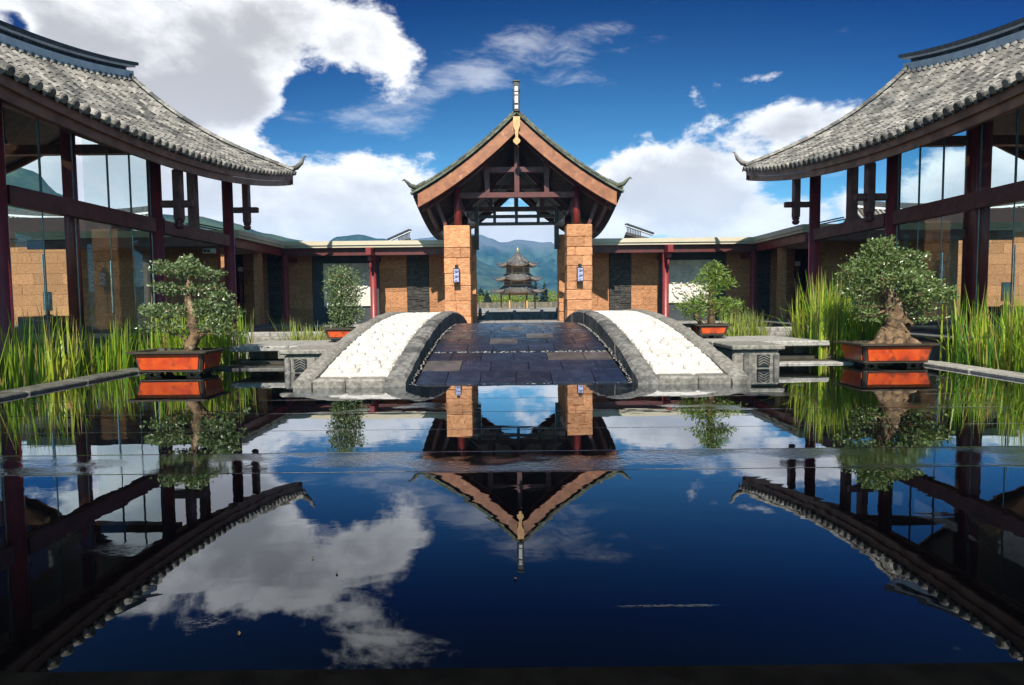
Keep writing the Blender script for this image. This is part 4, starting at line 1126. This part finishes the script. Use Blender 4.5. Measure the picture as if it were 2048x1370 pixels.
# ------------------------------------------------------------------ pagoda beyond the gate
PX, PY = .75, 85.
pg = thing('pagoda', 'three tiered hexagonal pagoda on open columns seen through the gate', 'pagoda', (PX, PY, -.22))
def hexp(r, k, z): t = PI/3*k; return Vector((PX+r*math.cos(t), PY+r*math.sin(t), z))
MB().lathe([(3.3, 0), (3.3, .18)], 6, (PX, PY, -.22)).build('plinth', 'pale_granite', pg)
for k in range(6):
    p = hexp(2.5, k, 0); MB().lathe([(.17, -.04), (.17, .1), (.12, .14), (.12, 2.25)], 10, (p.x, p.y, 0)).build('column', 'pagoda_column', pg, True)
    a, b = hexp(2.5, k, 2.12), hexp(2.5, k+1, 2.12); MB().beam(a, b, .14, .28).build('lintel', 'pagoda_column', pg)
def pag_roof(ri, zi, ro, zo, zc):
    mb = MB(); ribs = MB()
    rf = None
    secs = []
    for k in range(6):
        rows = []
        for i in range(9):
            t = i/8; row = []
            for j in range(9):
                w = j/8; a = hexp(ri+(ro-ri)*t, k, 0); b = hexp(ri+(ro-ri)*t, k+1, 0); p = a.lerp(b, w)
                edge = abs(2*w-1)**2.6
                z = zi+(zo-zi)*(1-(1-t)**1.75)+(zc-zo)*edge*t**2
                p.z = z; row.append(p)
            rows.append(row)
        mb.slab(rows, .10); secs.append(rows)
    rf = mb.build('roof', 'pagoda_wood', pg)
    til_ = MB()
    for rows in secs:
        for jj in range(17):
            f = jj/2; j0 = int(min(f, 7)); w = f-j0
            pts = [r[j0].lerp(r[j0+1], w)+Vector((0, 0, .03)) for r in rows]
            til_.tube(pts, .055, 5)
        til_.grid([[p+Vector((0, 0, .012)) for p in r] for r in rows])
    tag(til_.build('tiling', 'pagoda_tile', rf, recalc=False), kind='stuff')
    for k, rows in enumerate(secs):
        pts = [r[0]+Vector((0, 0, .09)) for r in rows]; d = (pts[-1]-pts[-2]).normalized()
        pts += [pts[-1]+d*.14+Vector((0, 0, .08)), pts[-1]+d*.26+Vector((0, 0, .22))]
        MB().tube(pts, [.10]*9+[.08, .03], 6).build('hip_ridge', 'ridge_tile', rf)
        MB().lathe([(.06, 0), (.09, .1), (.04, .26)], 6, tuple(pts[6]+Vector((0, 0, .05)))).build('hip_knob', 'ridge_tile', rf)
def storey(r, z0, z1):
    w = MB().lathe([(r, 0), (r, z1-z0)], 6, (PX, PY, z0)).build('storey_wall', 'pagoda_wood', pg)
    for k in range(6):
        p = hexp(r+.02, k, 0); MB().lathe([(.1, z0), (.1, z1)], 8, (p.x, p.y, 0)).build('storey_post', 'pagoda_column', pg)
        for zz in (z0+.12, z1-.36): MB().beam(hexp(r+.04, k, zz), hexp(r+.04, k+1, zz), .08, .13).build('rail', 'pagoda_column', pg)
pag_roof(1.9, 3.34, 3.9, 2.34, 2.62); storey(1.92, 3.3, 4.25)
pag_roof(1.6, 5.1, 3.45, 4.10, 4.40); storey(1.62, 5.06, 6.3)
pag_roof(.12, 8.2, 2.95, 6.15, 6.48)
MB().lathe([(.1, 0), (.22, .12), (.1, .26), (.2, .40), (.17, .52), (.05, .66), (.03, .95)], 10, (PX, PY, 8.15)).build('finial', 'gold', pg, True)

# pale balustrade at the far side of the pond
bal = thing('balustrade', 'pale carved stone balustrade across the pond in front of the pagoda', 'balustrade', (0, 42.1, -.2))
MB().box(-20, 20, 42.05, 42.3, -.2, .30).build('base_wall', 'pale_granite', bal)
MB().box(-20, 20, 42.0, 42.36, .303, .40, .02).build('coping', 'pale_granite', bal)
for k in range(21):
    x = -20+2*k; MB().cbox(x-.12, x+.12, 41.95, 42.4, -.2, .52, .03).build('post', 'pale_granite', bal)
for k in range(20):
    x = -19.7+2*k
    for i in range(4): MB().box(x+.15+i*.4, x+.43+i*.4, 42.02, 42.052, .02, .2).build('carved_panel', 'granite', bal)
for x, side in ((-2.45, 'left'), (3.05, 'right')):
    d_ = thing('drum_stone', 'small dark carved drum stone at the '+side+' end of the pond edge through the gate', 'stone drum', (x, 40.8, 0))
    MB().box(x-.25, x+.25, 40.6, 41., -.1, .14, .02).build('base', 'wet_granite', d_)
    MB().tube([(x-.12, 40.8, .33), (x+.12, 40.8, .33)], .2, 12).build('drum', 'wet_granite', d_)
    MB().lathe([(.1, 0), (.11, .1), (.06, .2)], 8, (x, 40.8, .52)).build('crest', 'wet_granite', d_)
# fence, wall, hedge and trees behind the pagoda
fe = thing('board_fence', 'weathered vertical board fence behind the pagoda', 'fence', (0, 110, -.42))
MB().box(-40, 40, 110.08, 110.14, .45, .55).build('rail', 'fence_board', fe)
boards = MB(); k = 0; x = -12.
nb = 0
while x < 14:
    h = 1.24+random.uniform(-.03, .03); stone('board', 'fence_board', fe, x, x+.285, 110, 110.06, -.42, round(-.42+h, 2), .01); x += .30; nb += 1
x = -40.
while x < 40:
    if not -12.1 < x < 13.95: boards.box(x, x+.285, 110, 110.06, -.42, .82+random.uniform(-.03, .03))
    x += .30
tag(boards.build('boarding', 'fence_board', fe, recalc=False), kind='stuff')
random.seed(61)
cl = []
for k in range(130):
    x = random.uniform(-40, 40); y = random.uniform(118, 140); h = random.uniform(.7, 1.4)+(.7 if random.random() < .25 else 0)
    cl.append(((x, y, .3+h*.6), (1.9, 1.6, h), 200))
o = leaves(cl, .34, .4, .6).build('hedge', 'hedge_leaf', None, recalc=False); tag(o, 'yellow green mass of bushes behind the board fence', 'bushes', None, 'stuff')
def conifer(x, y, h, w, label):
    t = thing('conifer_tree', label, 'tree', (x, y, -.42), 'conifers behind the pagoda')
    MB().tube([(x, y, -.42), (x+.05, y, h*.5), (x, y, h)], [.2, .12, .03], 7).build('trunk', 'trunk_bark', t)
    mb = MB(); n = 26
    for i in range(n):
        f = i/n; z = h*(.16+.84*f); rr = w*(1-f)**.8*(.75+.5*random.random())+.1
        for k in range(13):
            a = random.uniform(0, 2*PI); L = rr*random.uniform(.5, 1.1); d = Vector((math.cos(a), math.sin(a), -.28)); s = Vector((-d.y, d.x, 0)); p = Vector((x, y, z+random.uniform(-.15, .15)))
            ww = .28*L
            k0 = len(mb.v); mb.v += [tuple(p), tuple(p+d*L*.55+s*ww), tuple(p+d*L), tuple(p+d*L*.55-s*ww), tuple(p+d*L*.5+Vector((0, 0, -.3*L)))]
            mb.f += [(k0, k0+1, k0+2, k0+3), (k0, k0+2, k0+4)]
    mb.build('crown', 'conifer', t, recalc=False)
conifer(6.4, 116, 4.9, 1.15, 'dark pointed conifer just right of the pagoda roofs')
conifer(4.9, 122, 6.4, .7, 'thin tall conifer partly behind the right edge of the pagoda')
conifer(9.6, 116, 3.6, .8, 'dark conifer at the right edge of the gate opening')
conifer(-5.2, 118, 3.1, 1.3, 'short dark conifer left of the pagoda')
conifer(-8.3, 150, 4.6, 2.2, 'broad dark conifer at the left edge of the gate opening')

# ------------------------------------------------------------------ neighbouring roofs
def neighbour(x0, x1, y, zr, label):
    t = thing('neighbour_house', label, 'house', ((x0+x1)/2, y, -.42))
    MB().box(x0+.6, x1-.6, y-3.4, y+3.4, -.42, zr-3.0).build('wall', 'white_wall', t)
    def fn(s, yy): k = abs(s); return Vector((x0+(x1-x0)*yy, y-4.2*s, zr-3.1*k**.85))
    rows = [[fn(-1+2*i/12, j/8)+Vector((0, 0, .35*(2*j/8-1)**2)) for i in range(13)] for j in range(9)]
    rf = MB().slab(rows, .2).build('roof', 'roof_pan', t)
    tl = MB(); n = int((x1-x0)/.32)
    for j in range(n+1):
        f = j/n
        for s in (1, -1): tl.tube([fn(s*k/6, f)+Vector((0, 0, .05+.35*(2*f-1)**2)) for k in range(7)], .085, 5)
    tag(tl.build('tiling', 'roof_tile', rf, recalc=False), kind='stuff')
    pts = [fn(0, j/10)+Vector((0, 0, .35*(2*j/10-1)**2)) for j in range(11)]
    for z0, z1, mt in ((0, .14, 'ridge_plaster'), (.145, .4, 'ridge_tile'), (.405, .55, 'ridge_tile')):
        rows = [[p+Vector((0, o_, dz)) for p in pts] for o_, dz in ((-.15, z0), (.15, z0), (.15, z1), (-.15, z1), (-.15, z0))]; MB().grid(rows).build('ridge', mt, rf)
neighbour(-37, -25, 41, 7.3, 'grey tiled house roof seen through the upper glass of the left hall')
neighbour(24, 36, 41, 7.2, 'grey tiled house roof seen through the upper glass of the right hall')
def far_roof(px0, py0, px1, py1, Y, label):
    # the end of another roof's ridge above the corridor
    a = Vector(((px0-1024)/1150*Y-.2, Y, 1.27+(603-py0)/1150*Y)); b = Vector(((px1-1024)/1150*Y-.2, Y+1, 1.27+(603-py1)/1150*Y))
    t = thing('distant_roof', label, 'roof', (b.x, b.y, 3.))
    MB().beam(a, b, .35, .09).build('ridge_capping', 'ridge_tile', t); MB().beam(a-Vector((0, 0, .12)), b-Vector((0, 0, .12)), .2, .13).build('ridge_band', 'ridge_plaster', t)
    lat = MB()
    for k in range(9):
        p = a.lerp(b, .05+.06*k); lat.box(p.x-.03, p.x+.03, p.y-.04, p.y+.04, p.z-.62, p.z-.19)
    lat.build('ridge_lattice', 'ridge_tile', t)
    MB().slab([[a-Vector((0, 0, .6)), a+Vector((0, 5, -2.6))], [b-Vector((0, 0, .4)), b+Vector((0, 5, -2.2))]], .2).build('roof_slope', 'roof_tile', t)
    MB().box(min(a.x, b.x)+.3, max(a.x, b.x)-.3, Y+2, Y+8, -.42, min(a.z, b.z)-1.2).build('house_wall', 'white_wall', t)
far_roof(824, 462, 775, 478, 44, 'end of a rising roof ridge above the left corridor beside the gate')
far_roof(1252, 455, 1312, 471, 44, 'end of a rising roof ridge above the right corridor beside the gate')
for sx, side in ((-1, 'left'), (1, 'right')):
    MIRROR[0] = sx > 0
    t = thing('roof_skylight', 'thin tilted skylight frame on the '+side+' corridor roof corner', 'skylight', (mx_(-11.2), 22.8, 3.8))
    MB().beam((-11.9, 21.6, 4.22), (-10.5, 24.2, 3.98), .05, .04).build('frame_bar', 'ridge_tile', t); MB().beam((-12.3, 21.6, 4.22), (-10.9, 24.2, 3.98), .05, .04).build('frame_bar', 'ridge_tile', t)
    MB().box(-11.6, -10.7, 22.2, 22.5, 3.803, 4.0).build('kerb_box', 'black_iron', t)
    # small fittings in and by the hall
    e = thing('exit_light', 'small white emergency light high on the corridor wall by the '+side+' hall', 'light fitting', (mx_(-11.2), 21.1, 3.05)) if sx < 0 else None
    if e:
        MB().box(-11.36, -10.92, 20.93, 21.04, 3.06, 3.24, .015).build('light_case', 'white_plastic', e)
        for x in (-11.27, -11.14): MB().tube([(x, 20.925, 3.15), (x, 20.90, 3.15)], .05, 10).build('lens', 'black_iron', e)
        MB().box(-11.05, -10.96, 20.915, 20.928, 3.1, 3.2).build('light_panel', 'steel', e)
    c = thing('side_cabinet', 'low black lacquer cabinet inside the '+side+' hall', 'cabinet', (mx_(-10.9), 13.3, .36))
    MB().box(-11.3, -10.6, 12.9, 13.9, .42, 1.0, .015).build('carcass', 'black_lacquer', c)
    for y in (12.97, 13.83):
        for x in (-11.24, -10.66): MB().box(x-.03, x+.03, y-.03, y+.03, .36, .418).build('leg', 'black_lacquer', c)
    MB().box(-10.597, -10.58, 13.36, 13.44, .6, .8).build('handle', 'gold', c)
    l = thing('table_lamp', 'white cylindrical table lamp on the cabinet in the '+side+' hall', 'lamp', (mx_(-10.95), 13.35, 1.))
    MB().lathe([(.09, 0), (.09, .03), (.03, .05), (.03, .12)], 12, (-10.95, 13.35, 1.)).build('lamp_base', 'black_lacquer', l)
    MB().lathe([(.085, .123), (.085, .56), (.03, .565)], 14, (-10.95, 13.35, 1.)).build('lamp_shade', 'white_plastic', l, True)
MIRROR[0] = False

# ------------------------------------------------------------------ haze
m = bpy.data.materials.new('haze'); m.use_nodes = True; T.tree = m.node_tree; T.tree.nodes.clear()
out = nd('ShaderNodeOutputMaterial'); pv = nd('ShaderNodeVolumePrincipled'); lk(pv.outputs[0], out.inputs['Volume'])
pv.inputs['Color'].default_value = (.10, .44, 1, 1); pv.inputs['Density'].default_value = .00030
M['haze'] = m
hz = MB().box(-2450, 2450, -320, 2560, -20, 205).build('haze', 'haze'); tag(hz, kind='stuff')
